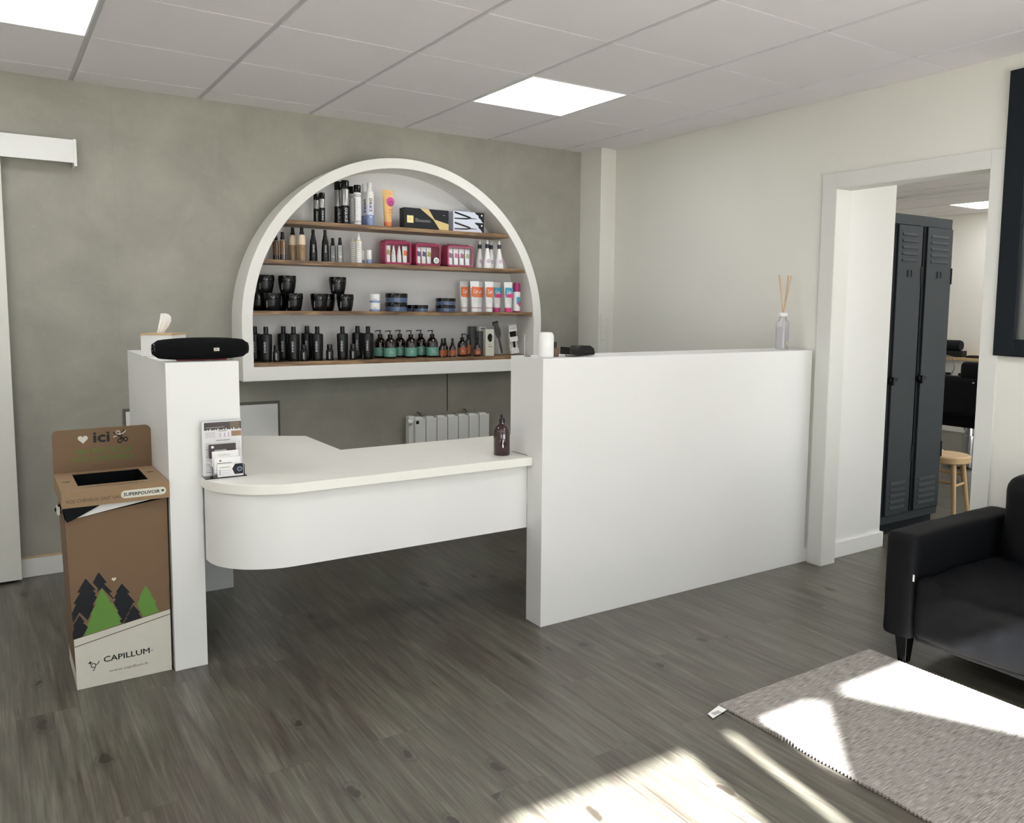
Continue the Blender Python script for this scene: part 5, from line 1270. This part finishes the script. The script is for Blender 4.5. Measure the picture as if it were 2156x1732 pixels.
# ------------------------------------------------------------------ salon seen through the doorway
t = thing('stool', 'round pale wooden stool beyond the locker', 'stool', (1.77, -1.71, 0), 0.75, local=True)
MB().lathe([(0.0001, 0.350), (0.142, 0.350), (0.152, 0.358), (0.152, 0.394), (0.143, 0.403), (0.0001, 0.400)], 'stool_wood', 36).build('seat', t)
lg = [(0.035, -0.085), (0.10, 0.06), (-0.09, -0.05), (-0.05, 0.10)]
for k, (x, y) in enumerate(((0.02, -0.11), (0.11, 0.02), (-0.11, -0.02), (-0.02, 0.11))):
    MB().tube([(x * 1.45, y * 1.45, 0.0), (x, y, 0.352)], [0.014, 0.019], 'stool_wood', 12).build('leg', t)
for z, a_, b_ in ((0.20, (0.026, -0.142), (-0.142, -0.026)), (0.24, (0.142, 0.026), (-0.026, 0.142)), (0.26, (0.026, -0.14), (0.14, 0.026)), (0.22, (-0.14, -0.026), (-0.026, 0.14))):
    MB().tube([(a_[0] * 0.9, a_[1] * 0.9, z), (b_[0] * 0.9, b_[1] * 0.9, z)], 0.009, 'stool_wood', 10).build('rung', t)
t = thing('salon_chair', 'black salon chair on a round chrome base beyond the doorway', 'chair', (3.62, -0.865, 0), 0, local=True)
MB().lathe([(0.0001, 0.0), (0.30, 0.0), (0.305, 0.012), (0.28, 0.020), (0.05, 0.035), (0.0001, 0.035)], ['chrome', 'chrome', 'black_gloss', 'black_gloss', 'chrome'], 40).build('base', t)
MB().lathe([(0.055, 0.03), (0.055, 0.27), (0.036, 0.27), (0.036, 0.36)], 'chrome', 24).build('column', t)
soft_box(MB(), -0.22, 0.27, -0.25, 0.25, 0.36, 0.50, 'sofa_fabric', 0.04, (8, 8, 6)).build('seat', t, sharp=180)
soft_box(MB(), -0.30, -0.20, -0.24, 0.24, 0.46, 0.82, 'sofa_fabric', 0.045, (6, 10, 10)).build('backrest', t, sharp=180)
soft_box(MB(), -0.29, -0.20, -0.27, -0.03, 0.78, 0.95, 'sofa_fabric', 0.044, (6, 8, 8)).build('headrest', t, sharp=180)
for s_ in (-1, 1): soft_box(MB(), -0.26, 0.22, s_ * 0.28 - 0.035, s_ * 0.28 + 0.035, 0.36, 0.68, 'sofa_fabric', 0.03, (8, 4, 6)).build('armrest', t, sharp=180)
for s_, z in ((-0.17, 0.77), (0.17, 0.77)): MB().lathe([(0.0001, 0.004), (0.008, 0.002), (0.009, 0)], 'chrome', 10, T=Matrix.Translation((-0.301, s_, z)) @ Matrix.Rotation(-PI / 2, 4, 'Y')).build('stud', t)
MB().tube([(0.0, 0.0, 0.08), (-0.15, 0.14, 0.12), (-0.20, 0.20, 0.16)], 0.009, 'chrome', 8).build('pump_lever', t)
MB().tube([(0.25, -0.2, 0.34), (0.42, -0.2, 0.12), (0.42, 0.2, 0.12), (0.25, 0.2, 0.34)], 0.011, 'chrome', 8).build('footrest', t)
# styling shelf on the far wall
t = thing('styling_shelf', 'long wooden-topped white styling counter on the far salon wall', 'counter', (5.36, 0.2, 0))
MB().box(5.20, XR2 - 0.002, -1.6, 1.2, 0.845, 0.872, 'light_wood').build('counter_top', t, bevel=0.002)
MB().box(5.26, XR2 - 0.002, -1.6, 1.2, 0.60, 0.845, 'shelf_white').build('apron_board', t)
for y in (0.42, 0.30, 0.14): MB().box(5.252, 5.26, y - 0.035, y + 0.035, 0.63, 0.70, 'black_plastic').build('socket', t)
t = thing('towel_roll', 'black rolled towel on the wooden styling counter', 'towel', (5.33, 0.36, 0.875), 0, local=True)
MB().lathe([(0.0001, 0), (0.052, 0), (0.060, 0.02), (0.060, 0.36), (0.052, 0.38), (0.0001, 0.38)], 'locker_dark', 24, T=Matrix.Translation((0, -0.16, 0.126)) @ Matrix.Rotation(-PI / 2, 4, 'X')).build('roll', t)
MB().box(-0.05, 0.05, -0.20, 0.16, 0, 0.07, 'black_plastic').build('stand', t, bevel=0.006)
t = MB(); t.prism([(0.13, 0.873), (0.05, 0.873), (-0.14, 0.877), (-0.16, 0.925), (-0.10, 0.905), (-0.02, 0.900), (0.10, 0.90)], 5.28, 5.40, 'black_plastic', 'x')
tag(t.build('hair_clipper', bevel=0.006), 'black flat tool lying on the styling counter', 'hair tool')
t = thing('hair_dryer', 'black and chrome hair tool hanging in a holder under the counter', 'hair dryer', (5.2, 0.30, 0.5), 0, local=True)
MB().tube([(-0.03, 0.04, 0.42), (-0.04, 0.0, 0.20), (-0.04, -0.03, 0.08)], [0.022, 0.026, 0.024], 'black_plastic', 12).build('barrel', t)
MB().tube([(-0.03, 0.03, 0.40), (-0.03, -0.10, 0.38), (-0.04, -0.13, 0.25), (-0.04, -0.06, 0.12)], 0.007, 'steel', 8).build('cord', t)
MB().box(-0.06, 0.05, -0.05, 0.15, 0.09, 0.11, 'chrome').build('holder_tray', t, bevel=0.003)

# ------------------------------------------------------------------ outside: parasol added unseen, its canopy cutting a wedge out of the sunlight
def shadowcaster(x, y, ztop, r, drop):
    t = thing('patio_parasol', 'pale parasol standing outside the shop front, out of sight', 'parasol', (x, y, -0.06), 0, local=True)
    z = ztop + 0.06
    c = MB(); n = 8
    ring = [(r * math.cos(2 * PI * i / n + PI / 8), r * math.sin(2 * PI * i / n + PI / 8), z - drop) for i in range(n)]
    c.add([(0, 0, z)] + ring, [(0, i + 1, (i + 1) % n + 1) for i in range(n)], 'parasol_cloth'); c.build('canopy', t)
    MB().tube([(0, 0, 0.05), (0, 0, z)], 0.025, 'light_wood', 12).build('pole', t)
    MB().lathe([(0.0001, 0), (0.28, 0), (0.28, 0.05), (0.0001, 0.06)], 'pavement', 24).build('base', t)
shadowcaster(-2.353, -8.85, 4.30, 1.02, 1.2)
